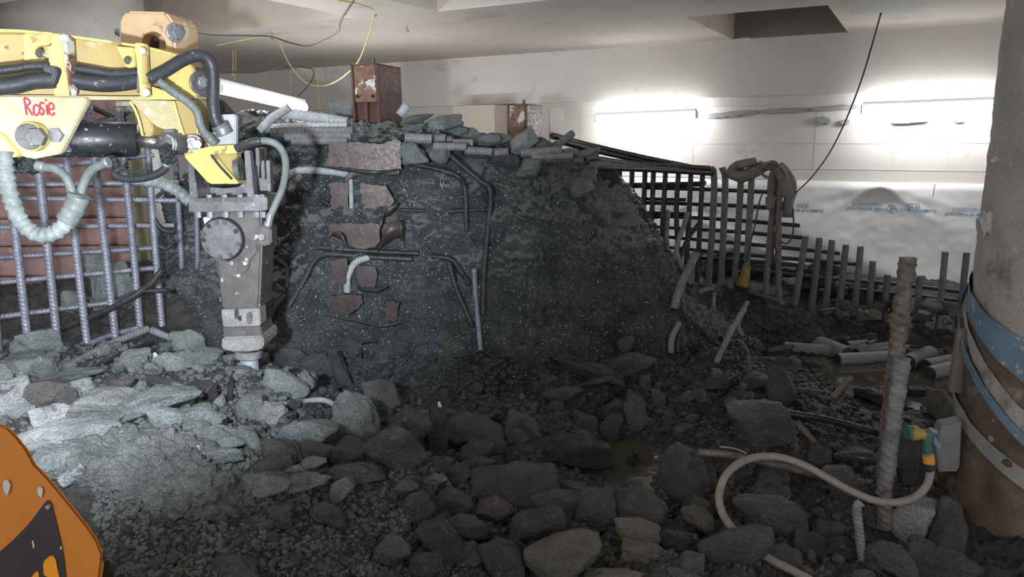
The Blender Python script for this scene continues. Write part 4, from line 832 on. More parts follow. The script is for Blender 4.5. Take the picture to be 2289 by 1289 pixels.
bp('side_bracket', [(570, 330), (578, 330), (580, 372), (572, 370)], -.02, .04, 'steel')
tp = bp('top_plate', [(421, 443), (572, 441), (597, 441), (597, 470), (572, 472), (421, 474)], -.13, .30, 'steel', .005)
for k, x in enumerate((432, 465, 500, 534)): bp('shim', [(x, 443), (x + 30, 443), (x + 30, 451), (x, 451)], -.138, .05, 'steelb', .002, tp)
for x in (468, 502, 537, 573, 586): bc('bolt', (x, 443), (x, 434), .014, 'bolt', tp, 6, .002, -.10, -.10)
for x in (444, 470, 505, 538, 574, 588): bc('bolt', (x, 472), (x, 486), .015, 'bolt', tp, 6, .002, -.11, -.11)
bp('bolt', [(573, 438), (581, 438), (581, 446), (573, 446)], -.12, .03, 'bolt', .002, tp)
hs = bp('housing', [(470, 474), (583, 474), (586, 520), (585, 560), (582, 640), (579, 692), (497, 692), (491, 640), (486, 580), (478, 540), (472, 500)], -.10, .20, 'steelb', .010, label='brown-grey breaker housing')
bp('side_rail', [(583, 500), (588, 560), (588, 700), (586, 760), (582, 760), (582, 560)], -.02, .14, 'bark', .004)
bp('left_lug', [(446, 514), (476, 518), (484, 548), (476, 552), (450, 546)], -.06, .10, 'cast', .006, hs); bp('left_lug', [(452, 486), (470, 484), (474, 508), (460, 512)], -.07, .05, 'plate', .004, hs)
cv = bc('round_cover', (516, 527), (516, 527), .1, 'steelb') if False else None
c = P(516, 527, YB) - BL; mb = MB(); mb.add(*cyl(c + Vector((0, -.10, 0)), c + Vector((0, -.108, 0)), .106, 48, bevel=.001)); mb.build('gasket', M['dark'], hs)
mb = MB(); mb.add(*cyl(c + Vector((0, -.10, 0)), c + Vector((0, -.128, 0)), .0985, 48, bevel=.004)); cv = mb.build('round_cover', M['steel'], brk); cv['label'] = 'round bolted cover plate'
for k in range(10):
    a = [72, 98, 128, 160, 180, 212, 262, 297, 345, 28][k] * math.pi / 180; q = c + Vector((math.cos(a) * .084, -.125, math.sin(a) * .084)); mb = MB()
    mb.add(*cyl(q, q + Vector((0, -.006, 0)), .012, 16, bevel=.001)); mb.add(*cyl(q + Vector((0, -.006, 0)), q + Vector((0, -.012, 0)), .007, 6)); mb.build('bolt', M['bark' if k in (2, 4, 9) else 'steelb'], cv)
bib = bp('bib_plate', [(474, 562), (486, 574), (500, 582), (516, 585), (540, 580), (560, 562), (572, 545), (576, 560), (560, 580), (552, 606), (538, 614), (516, 614), (505, 605), (498, 590), (476, 580)], -.118, .03, 'steelb', .005, label='shield plate under the round cover')
hexbolt(0, 0, YB, 6, bib) if False else bc('bolt', (518, 588), (518, 588.01), .012, 'bolt', bib, 16, 0, -.118, -.118) if False else None
mb = MB(); q = P(519, 588, YB - .118) - BL; mb.add(*cyl(q, q + Vector((0, -.010, 0)), .012, 20, bevel=.002)); mb.build('bolt', M['bolt'], bib)
pb = bp('port_block', [(576, 506), (596, 504), (606, 510), (606, 546), (584, 551), (577, 540)], -.14, .10, 'steelb', .008); mb = MB(); q = P(586, 529, YB - .14) - BL; mb.add(*cyl(q, q + Vector((0, -.012, 0)), .017, 24, bevel=.003)); mb.add(*cyl(q, q + Vector((0, -.018, 0)), .009, 6)); mb.build('bolt', M['bolt'], pb)
sp = bp('slotted_plate', [(494, 692), (580, 689), (582, 728), (498, 731)], -.112, .10, 'cast', .005, label='slotted retaining plate')
def slot(x0, y0, x1, y1, w, d0=-.2, d1=.0):
    n = 8; pts = []
    for k in range(n + 1): a = math.pi * k / n; pts.append((x1 + w * math.cos(a), y1 + w * math.sin(a)))
    for k in range(n + 1): a = math.pi + math.pi * k / n; pts.append((x0 + w * math.cos(a), y0 + w * math.sin(a)))
    return prism([P(x, y, YB - .2) - BL for x, y in pts], Vector((0, .14, 0)), 0)
sp.data = sp.data.copy()
def cutl(o, geos):
    vsl = []
    for vs, fs in geos: vsl.append(([Vector(v) + BL for v in vs], fs))
    return cut(o, vsl)
# the slots are cut 5 cm deep
bpy.context.view_layer.update()
cutl(sp, [slot(515, 704, 515, 718, 6)])
bp('slot_pin', [(552, 698), (562, 698), (564, 704), (564, 719), (560, 725), (553, 724), (550, 718), (550, 703)], -.114, .01, 'steel', .002, sp)
bp('key', [(533, 706), (539, 706), (539, 717), (533, 717)], -.116, .01, 'bark', .001, sp)
bp('lower_neck', [(498, 730), (582, 727), (586, 750), (584, 756), (500, 758), (499, 748)], -.10, .18, 'steelb', .006)
bp('nose_block', [(496, 754), (586, 750), (589, 756), (588, 776), (582, 782), (556, 786), (520, 786), (500, 782), (494, 774)], -.125, .23, 'cast', .010, label='pale cast nose block')
bc('collar', (555, 782), (555, 799), .066, 'cast', off0=-.02, off1=-.02, bevel=.006)
bc('chisel', (557, 795), (559, 842), .045, 'chisel', off0=-.02, off1=-.02, bevel=.004, sm=False)['label'] = 'bluish steel chisel'
# breaker hose
bh = tubep('breaker_hose', [(530, 332, 3.44), (565, 318, 3.42), (602, 316, 3.42), (628, 332, 3.44), (639, 368, 3.47), (632, 418, 3.5), (616, 456, 3.5), (604, 484, 3.5)], 16, 'hgrey', arm); bh['label'] = 'greenish hose looping down to the breaker port'
tubep('hose_sleeve', [(530, 332, 3.43), (560, 319, 3.41), (584, 315, 3.41)], 19, 'black', bh, prof=wrapf(.02, .14))
tubep('hose_end', [(606, 476, 3.5), (599, 503, 3.5)], 16, 'bolt', bh); tubep('hose_nut', [(600, 496, 3.5), (598, 506, 3.5)], 20, 'bolt', bh, sides=6)

# ------------------------------------------------------------------ orange machine cover, lower left
hood = empty('machine_cover', (-.55, .9, .4)); tag(hood, 'rounded orange machine cover with black decal in the lower left corner', 'machine cover'); HL = Vector((-.55, .9, .4))
def YH(x, y): return .80
edge = [(-160, 900), (-60, 915), (0, 941), (20, 950), (42, 972), (64, 1000), (82, 1034), (110, 1062), (140, 1098), (170, 1135), (200, 1172), (222, 1205), (236, 1240), (233, 1262), (228, 1300), (225, 1360), (-160, 1360)]
front = [P(x, y, YH(x, y)) - HL for x, y in edge]
o = link_mesh('shell', *prism(front, Vector((-.12, .14, -.16)), .006), M['orange'], hood)
def dec(name, pts, m, off, th=.0012, parent=o):
    return link_mesh(name, *prism([P(x, y, YH(x, y) - off) - HL for x, y in pts], Vector((0, th, 0)), 0), M[m], parent)
dc = dec('decal', [(-160, 1340), (-60, 1275), (0, 1232), (28, 1208), (60, 1175), (80, 1150), (96, 1128), (104, 1119), (110, 1118), (114, 1124), (124, 1160), (136, 1210), (143, 1250), (152, 1340)], 'decal', .0015)
dec('decal_letter', [(70, 1289), (82, 1276), (86, 1280), (90, 1340), (40, 1340)], 'orangel', .003, .001, dc); dec('decal_letter', [(96, 1262), (100, 1252), (110, 1243), (118, 1242), (124, 1250), (134, 1300), (140, 1340), (115, 1340), (108, 1290), (98, 1284)], 'orangel', .003, .001, dc)
for k, pts in enumerate([[(6, 1080), (10, 1072), (18, 1074), (23, 1084), (20, 1098), (15, 1107), (8, 1096)], [(82, 1096), (88, 1086), (95, 1092), (95, 1102), (91, 1113), (86, 1106)], [(71, 1209), (74, 1207), (77, 1222), (74, 1226)], [(134, 1222), (137, 1220), (138, 1227), (135, 1228)]]): dec('paint_chip', pts, 'chip', .003, .001)
mb = MB(); q = P(110, 1130, YH(110, 0) - .003) - HL; mb.add(*cyl(q, q + Vector((0, -.004, 0)), .0025, 12)); mb.build('rivet', M['bolt'], o)
link_mesh('rear_guard', *prism([P(x, y, .86) - HL for x, y in ((228, 1262), (244, 1246), (256, 1290), (262, 1360), (222, 1360))], Vector((-.05, .05, -.05)), .002), M['bark'], hood)

# ------------------------------------------------------------------ white sheet on the back wall
aS0 = ab(hit_wall(1300, 400))[0]; aS1 = 6.3; NA, NZ = 260, 90
def sheet_b(a, z):
    a = np.asarray(a, float); z = np.asarray(z, float); p = np.stack([a, z, a * 0], -1).reshape(-1, 3)
    f = .075 + .02 * fbm(p * np.array([1.3, 1.3, 1]), 3, 80).reshape(a.shape)
    d1 = (a - 2.75) * .46 + (z - .95); f = f + .035 * np.exp(-(d1 / .16) ** 2) * sstep(a, 1.8, 2.6) * (1 - sstep(a, 4.3, 4.9))    # long diagonal fold
    d3 = (a - 2.2) * .40 + (z - .80); f = f + .028 * np.exp(-(d3 / .06) ** 2) * sstep(a, 2.0, 2.4)
    for s_ in (-1.15, -.55, .45, 1.05):
        dd = (a - 4.02) * s_ * .6 + (1.17 - z); f = f + .014 * np.exp(-((dd) / .05) ** 2) * np.exp(-((a - 4.02) / .5) ** 2)
    f = f + .006 * np.sin(z * 9 + 3 * a) * np.sin(a * 3) + .003 * fbm(p * 14, 2, 83).reshape(a.shape)
    return f * sstep(1.24 - z, -.02, .12) + .012
A2, Z2 = np.meshgrid(np.linspace(aS0, aS1, NA), np.linspace(-.05, 1.19, NZ), indexing='ij')
B2 = sheet_b(A2, Z2); WOa = np.array(WO); sv = WOa + A2[..., None] * np.array(WT) + B2[..., None] * np.array(WN) + np.stack([A2 * 0, A2 * 0, Z2], -1)
si = np.arange(NA * NZ).reshape(NA, NZ); sf = np.stack([si[:-1, :-1], si[1:, :-1], si[1:, 1:], si[:-1, 1:]], -1).reshape(-1, 4)
sh = np_mesh('plastic_sheet', sv.reshape(-1, 3), sf, M['tarp'], True); tag(sh, 'white plastic flame retardant sheet hung along the foot of the back wall', 'plastic sheet')
mb = MB()
for a0, a1, h in ((aS0, 3.03, .006), (3.0, 3.2, -.01), (3.2, aS1, -.028)): mb.add(*wbox(a0, a1, .0, .028, 1.185 + h, 1.205 + h))
mb.build('top_batten', M['fold'], sh)
def print_text(s, a_c, z_c, size, align='CENTER'):
    cu = bpy.data.curves.new('t', 'FONT'); cu.body = s; cu.size = size; cu.align_x = align; cu.align_y = 'CENTER'; cu.resolution_u = 3; cu.offset = size * .012
    ob = bpy.data.objects.new('t', cu); COL.objects.link(ob); bpy.context.view_layer.update()
    me = bpy.data.meshes.new_from_object(ob.evaluated_get(bpy.context.evaluated_depsgraph_get())); bpy.data.objects.remove(ob)
    bm = bmesh.new(); bm.from_mesh(me); bmesh.ops.triangulate(bm, faces=bm.faces)
    for v in bm.verts:
        a = a_c - v.co.x; z = z_c - v.co.y          # printed upside down
        v.co = W3(a, float(sheet_b(a, z)) + .004, z)
    bm.to_mesh(me); bm.free(); me.materials.clear(); return link_me('printed_text', me, M['blue'], sh)
def az(px, py): p = hit_wall(px, py, .08); return p.dot(WT) - WO.dot(WT), p.z
for k, px in enumerate((1993, 1752, 1530, 2226)):
    a, z = az(px, [465, 465, 466, 478][k]); a += 0
    print_text('FLAMEOUT BLOCK', a + .20, z - .012, .040); print_text('FR VCL', a + .175, z + .024, .038); print_text('FLAME RETARDANT', a - .215, z - .012, .040)
    print_text('BS EN 13501-1 Class B s1,d0', a - .21, z + .018, .021); print_text('CONFORMS TO BS 476 Part 12C', a - .21, z + .038, .019)
    vs, fs = [], []; mb = MB()
    mb.add(*tube([W3(a + 0.035 * math.cos(t), float(sheet_b(a, z)) + .004, z + 0.035 * math.sin(t)) for t in [2 * math.pi * i / 24 for i in range(25)]], .0022, 6, .02))
    mb.add(*tube([W3(a - .024, float(sheet_b(a, z)) + .004, z - .024), W3(a + .024, float(sheet_b(a, z)) + .004, z + .024)], .0022, 6, .02))
    mb.add(*tube([W3(a - .012, float(sheet_b(a, z)) + .004, z + .018), W3(a - .008, float(sheet_b(a, z)) + .004, z - .006), W3(a + .008, float(sheet_b(a, z)) + .004, z - .018), W3(a + .013, float(sheet_b(a, z)) + .004, z + .0), W3(a - .0, float(sheet_b(a, z)) + .004, z + .012)], .0018, 6, .01))
    mb.build('printed_logo', M['blue'], sh); mb = MB()
    mb.add(*tube([W3(a + .12, float(sheet_b(a + .12, z + .05)) + .004, z + .05), W3(a + .23, float(sheet_b(a + .23, z + .05)) + .004, z + .05)], .0015, 4, .03)); mb.build('printed_rule', M['blue'], sh)
o = _sm('wire_tie', *tube([hit_wall(2090, 411, .12), hit_wall(2085, 440, .12)], .003, 6, .02), M['cable']); tag(o, 'thin dark wire pinning the top edge of the white sheet', 'wire')

# ------------------------------------------------------------------ lights of the room
def tube_light(name, p0, p1, label, upward=False):
    p0, p1 = Vector(p0), Vector(p1); r = empty(name, tuple((p0 + p1) / 2)); tag(r, label, 'tube light', 'tube lights'); L = r.location
    d = (p1 - p0).normalized(); mb = MB(); mb.add(*tube([p0 - L, p1 - L], .036, 20, .3), True); mb.build('diffuser', M['tube'], r)
    up = Vector((0, 0, -.058 if upward else .030)); s = d.cross(Vector((0, 0, 1))).normalized() * .026
    mb = MB(); q = [p0 - L + up - s, p1 - L + up - s, p1 - L + up + s, p0 - L + up + s]; mb.add(*prism(q, Vector((0, 0, .028)), .003)); mb.build('batten', M['batten'], r)
    for e, q in ((-1, p0), (1, p1)): mb = MB(); mb.add(*cyl(q - L - d * (.012 if e < 0 else 0), q - L + d * (.012 if e > 0 else 0), .04, 20)); mb.build('end_cap', M['batten'], r)
    return r
tube_light('tube_light', hit_wall(1334, 265, .28), hit_wall(1556, 256, .28), 'lit tube light mounted under the wall beam, middle one of three')
tube_light('tube_light', hit_wall(1928, 243, .28), hit_wall(2250, 231, .28), 'lit tube light under the wall beam, right one beside the concrete pile')
t0 = tube_light('tube_light', P(487, 196, 4.95), P(678, 240, 6.0), 'lit tube light hanging tilted behind the arm, left one of three')

tube_light('tube_light', P(300, -34, 4.2), P(430, -26, 4.9), 'lit tube light on the ceiling just above the upper left of the view')
tube_light('tube_light', (-1.9, 7.3, 1.36), (-.8, 6.75, 1.36), 'lit tube light standing low behind the mound, glowing on the wall', True)

# ------------------------------------------------------------------ cables
def cable(pts, w, m, label, cat='cable', name='cable'):
    q = [P(*p) for p in pts]; q = [hit_z(t_[0], t_[1], Z_SOFF - .02) if v.z > Z_SOFF - .02 else v for v, t_ in zip(q, pts)]; o = _sm(name, *tube(q, w / 2, 8, .03), M[m]); tag(o, label, cat); return o
def sof(x, y, d=.012): p = hit_z(x, y, Z_SOFF - d); return (x, y, p.y)
cable([(400, 63, 4.4), (470, 78, 5.0), (560, 80, 5.6), (606, 82, 5.9), (650, 96, 5.8), (690, 103, 5.6), (730, 88, 5.0), (755, 72, 4.6), (762, 45, 4.0), (790, 0, 3.5), (800, -40, 3.2)], .011, 'cable', 'dark cable drooping across the ceiling from the arm end to the top edge')
cable([(430, 146, 6.6), (480, 158, 6.7), (570, 162, 6.8), (630, 150, 6.9), (690, 152, 6.8), (702, 165, 6.5), (690, 190, 6.3), (664, 218, 6.0)], .013, 'cable', 'dark cable feeding the tilted tube light')
cable([(752, 0, 4.6), (800, 8, 4.9), (832, 20, 5.1), (836, 30, 5.1), (826, 75, 5.2), (802, 135, 5.4), (775, 165, 5.7), (745, 185, 6.0), (715, 192, 6.3), (680, 182, 6.6), (645, 140, 6.9), (622, 90, 7.2), (605, 76, 7.4)], .010, 'cabley', 'yellow cord hanging in a loop left of the box column')
cable([(655, 150, 8.2), (690, 156, 8.4), (708, 165, 8.5), (711, 200, 8.4), (714, 240, 8.2), (730, 256, 8.1), (765, 264, 8.0)], .011, 'cabley', 'yellow cord running down the far wall behind the mound')
cable([(482, 102, 6.5), (530, 92, 6.5), (600, 78, 6.6)], .008, 'cabley', 'faint yellow cord lying along the ceiling above the arm')
cable([(1969, 30, 4.35), (1955, 80, 4.6), (1925, 180, 5.0), (1890, 270, 5.4), (1855, 340, 5.8), (1815, 395, 6.1), (1782, 428, 6.3)], .011, 'cable', 'brown cord hanging from the ceiling panel to the strap bundle')
cable([(520, 112, 7.4), (521, 140, 7.4), (519, 170, 7.4)], .008, 'cabley', 'short loose string hanging from the ceiling above the tilted tube')
cable([(525, 112, 7.4), (527, 140, 7.4), (524, 178, 7.4)], .006, 'cabley', 'second loose string hanging beside it above the tilted tube')
cable([(649, 155, 8.4), (649, 200, 8.4), (648, 214, 8.4)], .006, 'cabley', 'thin wire hanging to the right end of the tilted tube')
for (x, y, lab) in ((836, 20, 'small metal hook holding the yellow cord to the ceiling'), (909, 57, 'small ceiling hook above the box column, unused'), (606, 74, 'small ceiling hook holding the two cables'), (428, 88, 'small dark ceiling hook above the arm end')):
    p = hit_z(x, y, Z_SOFF); o = _sm('ceiling_hook', *tube([p + Vector((0, 0, .01)), p - Vector((0, 0, .04)), p + Vector((.012, 0, -.05)), p + Vector((.016, 0, -.035))], .004, 8, .01), M['steel']); tag(o, lab, 'hook')

# ------------------------------------------------------------------ strap bundle on the right mat
def GRS(px, py, off=-.07): return GR(px, py, off)
sb = empty('strap_bundle', tuple(GR(1740, 430, -.08))); tag(sb, 'mud-caked lifting straps draped over the uprights of the right-hand mat', 'lifting straps'); SL = sb.location
def band(name, pts, wpx, m, th=.35, off=-.08, step=.02):
    q = [GR(x, y, off - (p[2] if False else 0)) - SL for p in pts for x, y in [p[:2]]]
    return _sm(name, *tube(q, wpx * 6.0 / FPX / 2, 12, step, None, True, 1.0), M[m], sb)
band('strap', [(1710, 355 + 10), (1700, 375), (1660, 392), (1640, 390), (1632, 384)], 26, 'strap'); band('strap', [(1734, 371), (1712, 372), (1690, 386), (1660, 398), (1640, 392), (1634, 382), (1646, 370), (1662, 366), (1690, 361)], 20, 'strap')
band('strap', [(1648, 372), (1668, 368), (1692, 361)], 13, 'strap', off=-.12); band('strap', [(1740, 370), (1755, 385), (1768, 408), (1768, 430), (1762, 455), (1760, 485)], 24, 'strap'); band('strap', [(1738, 374), (1750, 398), (1758, 420), (1760, 440)], 26, 'strap', off=-.13)
band('strap', [(1765, 430), (1762, 460), (1758, 480)], 17, 'barg', off=-.15); band('strap', [(1699, 375), (1712, 365), (1735, 366), (1750, 378)], 8, 'strap', off=-.15); band('strap', [(1698, 384), (1712, 395), (1728, 396), (1735, 380)], 7, 'strap', off=-.12); band('strap', [(1700, 378), (1725, 360), (1745, 372), (1758, 392)], 5, 'strap', off=-.18)
band('rope', [(1734, 372), (1725, 395), (1722, 420), (1722, 466)], 14, 'strapr', off=-.11); band('rope', [(1722, 440), (1722, 466)], 22, 'strap', off=-.10); band('rope', [(1742, 380), (1745, 410), (1740, 440), (1741, 470), (1737, 510)], 9, 'strapr', off=-.14)
band('rope', [(1748, 385), (1752, 410), (1745, 440), (1748, 468)], 7, 'strapr', off=-.14); band('rope', [(1740, 490), (1738, 520), (1736, 548), (1739, 562)], 9, 'strapr', off=-.12)
cable_ = lambda pts, w, lab: tag(_sm('cable', *tube([GR(x, y, -.12) for x, y in pts], w * 6.0 / FPX / 2, 8, .02), M['cable']), lab, 'cable')
cable_([(1730, 428), (1745, 435), (1765, 432), (1782, 428)], 4, 'cord end tied round the strap bundle'); cable_([(1722, 424), (1708, 428), (1698, 450), (1688, 500), (1676, 550), (1670, 585)], 3.5, 'thin cable drooping from the straps down to the yellow boot')
cable_([(1772, 465), (1774, 500), (1770, 530), (1758, 545), (1746, 540)], 3.5, 'thin cable loop hanging right of the straps'); cable_([(1733, 515), (1728, 560), (1730, 580), (1722, 596)], 5, 'thicker cable tail hanging below the rope')
o = _sm('rubber_boot', *tube([GR(1669, 595, -.1), GR(1666, 615, -.1), GR(1658, 638, -.1)], lambda t: (.030 + .028 * t), 20, .02), M['hosey']); tag(o, 'dirty yellow rubber boot on the foot of a mat upright', 'rubber boot')

# ------------------------------------------------------------------ concrete pile with bands, right edge
pc = Vector((2.33, 2.82, 0)); PR = .45
pile = empty('concrete_pile', tuple(pc)); tag(pile, 'large round concrete pile with blue bands at the right edge', 'concrete pile')
def ring(r0, z0, z1, sides=96, nz=40, noise=.006, sd=5, top=None, lean=0.0):
    th = np.linspace(0, 2 * math.pi, sides, endpoint=False); zz = np.linspace(0, 1, nz); T, ZZ = np.meshgrid(th, zz, indexing='ij')
    tz = (z1(T) if callable(z1) else z1 + T * 0); bz = (z0(T) if callable(z0) else z0 + T * 0); z = bz + (tz - bz) * ZZ
    r = (r0(T, z) if callable(r0) else r0 + T * 0); p = np.stack([np.cos(T) * r, np.sin(T) * r, z], -1).reshape(-1, 3)
    n_ = fbm(p * 12, 3, sd) * noise; p[:, 0] += np.cos(T).ravel() * n_; p[:, 1] += np.sin(T).ravel() * n_
    p[:, 0] += p[:, 2] * lean
    i = np.arange(sides * nz).reshape(sides, nz); j = np.roll(i, -1, 0); f = np.stack([i[:, :-1], j[:, :-1], j[:, 1:], i[:, 1:]], -1).reshape(-1, 4)
    return p, f
def ringo(name, *a, m='pile', **k):
    p, f = ring(*a, **k); o = np_mesh(name, p, f, M[m], True); o.parent = pile; return o
ringo('shaft', .45, -.2, Z_SOFF - .004, nz=140)
# bands hang askew: low towards the photographer's right, high on the far left side
def tilt(z_, k, ph=-2.2): return lambda T: z_ - k * np.cos(T - ph)
ph = -1.45
ringo('steel_casing', lambda T, z: .458 + .05 * (1 - sstep(z, -.1, .45)), -.2, tilt(.85, .25, ph), m='casing', noise=.010, sd=8)['label'] = 'rusty brown casing round the foot'
ringo('blue_band', .465, tilt(.834, .255, ph), tilt(.963, .165, ph), m='band', nz=10)['label'] = 'wide flaking blue band'
ringo('blue_strap', lambda T, z: .485 + 0 * z, tilt(.665, .36, ph), tilt(.71, .36, ph), m='band', nz=5, noise=.003)['label'] = 'thin blue strap'
ringo('mortar_band', .468, tilt(.70, .36, ph), tilt(.77, .34, ph), m='pile', nz=8)
ringo('grey_mortar_band', lambda T, z: .470 + .05 * (1 - sstep(z, -.1, .45)), tilt(.43, .19, ph), tilt(.50, .18, ph), m='bandg', nz=8)
for k, (x, y) in enumerate([(2222, 357), (2200, 500)]):
    p = P(x, y, 2.66); bm = bmesh.new(); bmesh.ops.create_icosphere(bm, subdivisions=3, radius=.014 if k == 0 else .022)
    for v in bm.verts: v.co = Vector((v.co.x, v.co.y, v.co.z * (1 if k == 0 else 2.2))) * (1 + .25 * math.sin(v.co.x * 300 + v.co.z * 200)) + p - pc
    link_mesh('mortar_lump', *bm_geo(bm), M['pile'], pile)
p0 = pc + Vector((-.12, -.46, .0)); mb = MB(); mb.add(*tube([Vector((-.10, -.462, -.1)), Vector((-.10, -.462, .33))], .012, 8, .03)); mb.build('weld_seam', M['casing'], pile)

# far left concrete column behind the arm
mb = MB(); mb.add(*cyl((P(152, 20, 5.9).x, 5.95, -.2), (P(152, 20, 5.9).x, 5.95, 3.14), .50, 72), True); o = mb.build('concrete_column', M['pilec']); tag(o, 'round grey concrete column behind the arm, upper left', 'concrete column')

# ------------------------------------------------------------------ hose and tap, right foreground
g = empty('garden_hose', tuple(P(1700, 1020, 2.6))); tag(g, 'dusty garden hose looping over the rocks in the right foreground', 'hose'); GL = g.location
q = [P(x, y, Y) - GL for x, y, Y in [(1860, 1330, 2.05), (1800, 1290, 2.12), (1715, 1245, 2.22), (1650, 1195, 2.34), (1614, 1145, 2.42), (1608, 1100, 2.48), (1628, 1055, 2.54), (1672, 1026, 2.6), (1730, 1020, 2.63), (1790, 1036, 2.62), (1850, 1068, 2.58), (1900, 1096, 2.55), (1955, 1118, 2.5), (2010, 1122, 2.5), (2050, 1108, 2.5), (2074, 1080, 2.5), (2080, 1050, 2.5)]]
_sm('hose_pipe', *tube(q, .0145, 16, .02), M['hose'], g)
def gh(name, a, b, r, m, sides=24, r1=None, Ya=2.5, Yb=2.5):
    mb = MB(); mb.add(*cyl(P(*a, Ya) - GL, P(*b, Yb) - GL, r, sides, r1, .002), False); return mb.build(name, M[m], g)
gh('collar', (2078, 1050), (2076, 1032), .020, 'bark'); gh('coupling', (2077, 1036), (2075, 1016), .020, 'hoseo')['label'] = 'orange coupling'; gh('coupling_ring', (2075, 1018), (2074, 1012), .019, 'hosey')
tp_ = gh('tap_body', (2074, 1014), (2070, 975), .017, 'hoseg'); gh('tap_elbow', (2070, 985), (2080, 962), .021, 'hoseg'); gh('tap_spout', (2066, 970), (2040, 968), .019, 'hosey', r1=.026)['label'] = 'yellow round tap knob'; gh('knob', (2050, 968), (2034, 966), .027, 'hosey'); gh('knob_rim', (2036, 966), (2026, 966), .026, 'hoseg')
gh('lever', (2078, 965), (2098, 1000), .010, 'band'); gh('valve_stem', (2080, 975), (2088, 958), .016, 'band')

# ------------------------------------------------------------------ concrete cores on the wet floor
core0 = None
def core(px, py, L, dpx, ang, label, tilt_=0.0, wet=1):
    """lying cylinder: centre px, length m, diameter px, heading degrees on the floor"""
    global core0
    p = hit_z(px, py, .05); r = dpx * p.y / FPX / 2; p = hit_z(px, py, r * .8)
    root = empty('concrete_core', tuple(p)); tag(root, label, 'concrete core', 'concrete cores on the wet floor')
    d = Vector((math.cos(ang), math.sin(ang), tilt_)).normalized(); vs, fs = cyl(-d * L / 2, d * L / 2, r, 28, bevel=.004)
    mb = MB(); mb.add(vs, fs); mb.build('core_body', M['core'], root)
    e = d if d.y < 0 else -d; mb = MB(); mb.add(*cyl(e * (L / 2 - .001), e * (L / 2 + .004), r * .93, 28)); mb.build('sawn_end', M['coree'], root)
    return root
D_ = math.radians
CO = [(1745, 708, .26, 31, -55, 'core lying alone furthest back below the mat, pale with dark sawn end'), (1862, 780, .30, 38, -72, 'core pointing towards the viewer left of the core pile'), (1815, 782, .40, 30, -20, 'half buried core left of the one pointing at the viewer'),
      (1925, 762, .32, 26, 12, 'core at the back left of the core pile'), (1945, 770, .42, 26, 14, 'core second in the back row of the pile'), (1935, 781, .42, 27, 12, 'core in the middle row of the pile, left'), (1975, 786, .45, 26, 10, 'core in the middle row of the pile, centre'), (1945, 800, .50, 30, 6, 'long core in the front row of the pile'),
      (2055, 800, .36, 38, 38, 'thick core lying obliquely right of the crusted bars'), (2100, 812, .30, 34, 25, 'core right of the thick oblique one'), (2112, 826, .34, 34, 28, 'nearest core of the pile beside the timber stake'), (2115, 768, .42, 30, -6, 'dark core lying behind the timber stake'), (2030, 778, .5, 16, -20, 'thin core lying behind the thick oblique one')]
for c_ in CO: core(c_[0], c_[1], c_[2], c_[3], D_(c_[4]), c_[5])
def stick(pts, w, m, label, name='timber_batten', cat='timber', z=.02, flat=True):
    q = [hit_z(x, y, z + (.12 if y < 700 else 0)) for x, y in pts]; r = w * q[0].y / FPX / 2
    o = _sm(name, *tube(q, r, 6 if flat else 12, .05), M[m]); tag(o, label, cat); return o
stick([(1662, 648), (1750, 676)], 10, 'wood', 'brown timber lath lying on the dark bank below the mat', z=.20); stick([(1835, 692), (1935, 688)], 7, 'wood', 'pale lath lying level behind the wet floor', z=.10)
stick([(1888, 706), (1900, 728), (1940, 740), (2020, 748), (2100, 764)], 6, 'wood', 'long bent pale stick behind the core pile', flat=False, z=.05); stick([(1920, 742), (2000, 742), (2080, 748)], 5, 'wood', 'thin straight stick behind the core pile', flat=False, z=.04); stick([(2020, 752), (2055, 770), (2090, 774)], 6, 'wood', 'short bent stick right of the crusted bars', flat=False)
o = link_mesh('timber_stake', *prism([P(x, y, 2.95) for x, y in ((2142, 738), (2169, 740), (2150, 880), (2122, 876))], Vector((.02, .05, 0)), .003), M['wood']); tag(o, 'flat mottled timber stake leaning beside the concrete pile', 'timber stake')
o = link_mesh('concrete_slab', *prism([P(x, y, 2.85) for x, y in ((2104, 950), (2150, 940), (2146, 1040), (2140, 1054), (2098, 1054), (2092, 1000))], Vector((.01, .06, 0)), .004), M['core']); tag(o, 'smooth grey slab piece standing on edge behind the tap', 'slab')

# ------------------------------------------------------------------ stones
def make_rock(seed, sub=4, nplanes=13):
    R_ = np.random.RandomState(seed); bm = bmesh.new(); bmesh.ops.create_icosphere(bm, subdivisions=sub, radius=1.0)
    d = np.array([list(v.co) for v in bm.verts]); d /= np.linalg.norm(d, axis=1, keepdims=True)
    n = R_.normal(size=(nplanes, 3)); n /= np.linalg.norm(n, axis=1, keepdims=True); h = R_.uniform(.60, 1.0, nplanes)
    n = np.vstack([n, np.eye(3), -np.eye(3)]); h = np.concatenate([h, np.full(6, 1.0)])
    dots = d @ n.T; rr = np.where(dots > .05, h / np.maximum(dots, .05), 9.0)
    k = 26.0; r = -np.log(np.exp(-k * rr).sum(1)) / k
    p = d * r[:, None]; p = p - (p.max(0) + p.min(0)) / 2; p = p / ((p.max(0) - p.min(0)) / 2)
    nn_ = d
    amp = .085 * fbm(p * 1.5 + seed, 4, seed) + .040 * fbm(p * 4.5 + seed, 4, seed + 9)
    f1, f2, r_ = cells(p * 2.4 + seed, seed + 3); amp = amp + .09 * (r_ - .5) * sstep(f2 - f1, 0, .12)
    p = p + nn_ * amp[:, None]
    for v, c in zip(bm.verts, p): v.co = c
    me = bpy.data.meshes.new('stone'); bm.to_mesh(me); bm.free()
    me.polygons.foreach_set('use_smooth', [False] * len(me.polygons)); return me
BIG = [make_rock(100 + i, 5 if i < 8 else 4, [9, 12, 15, 11][i % 4]) for i in range(12)]
for me in BIG: me.polygons.foreach_set('use_smooth', [True] * len(me.polygons))
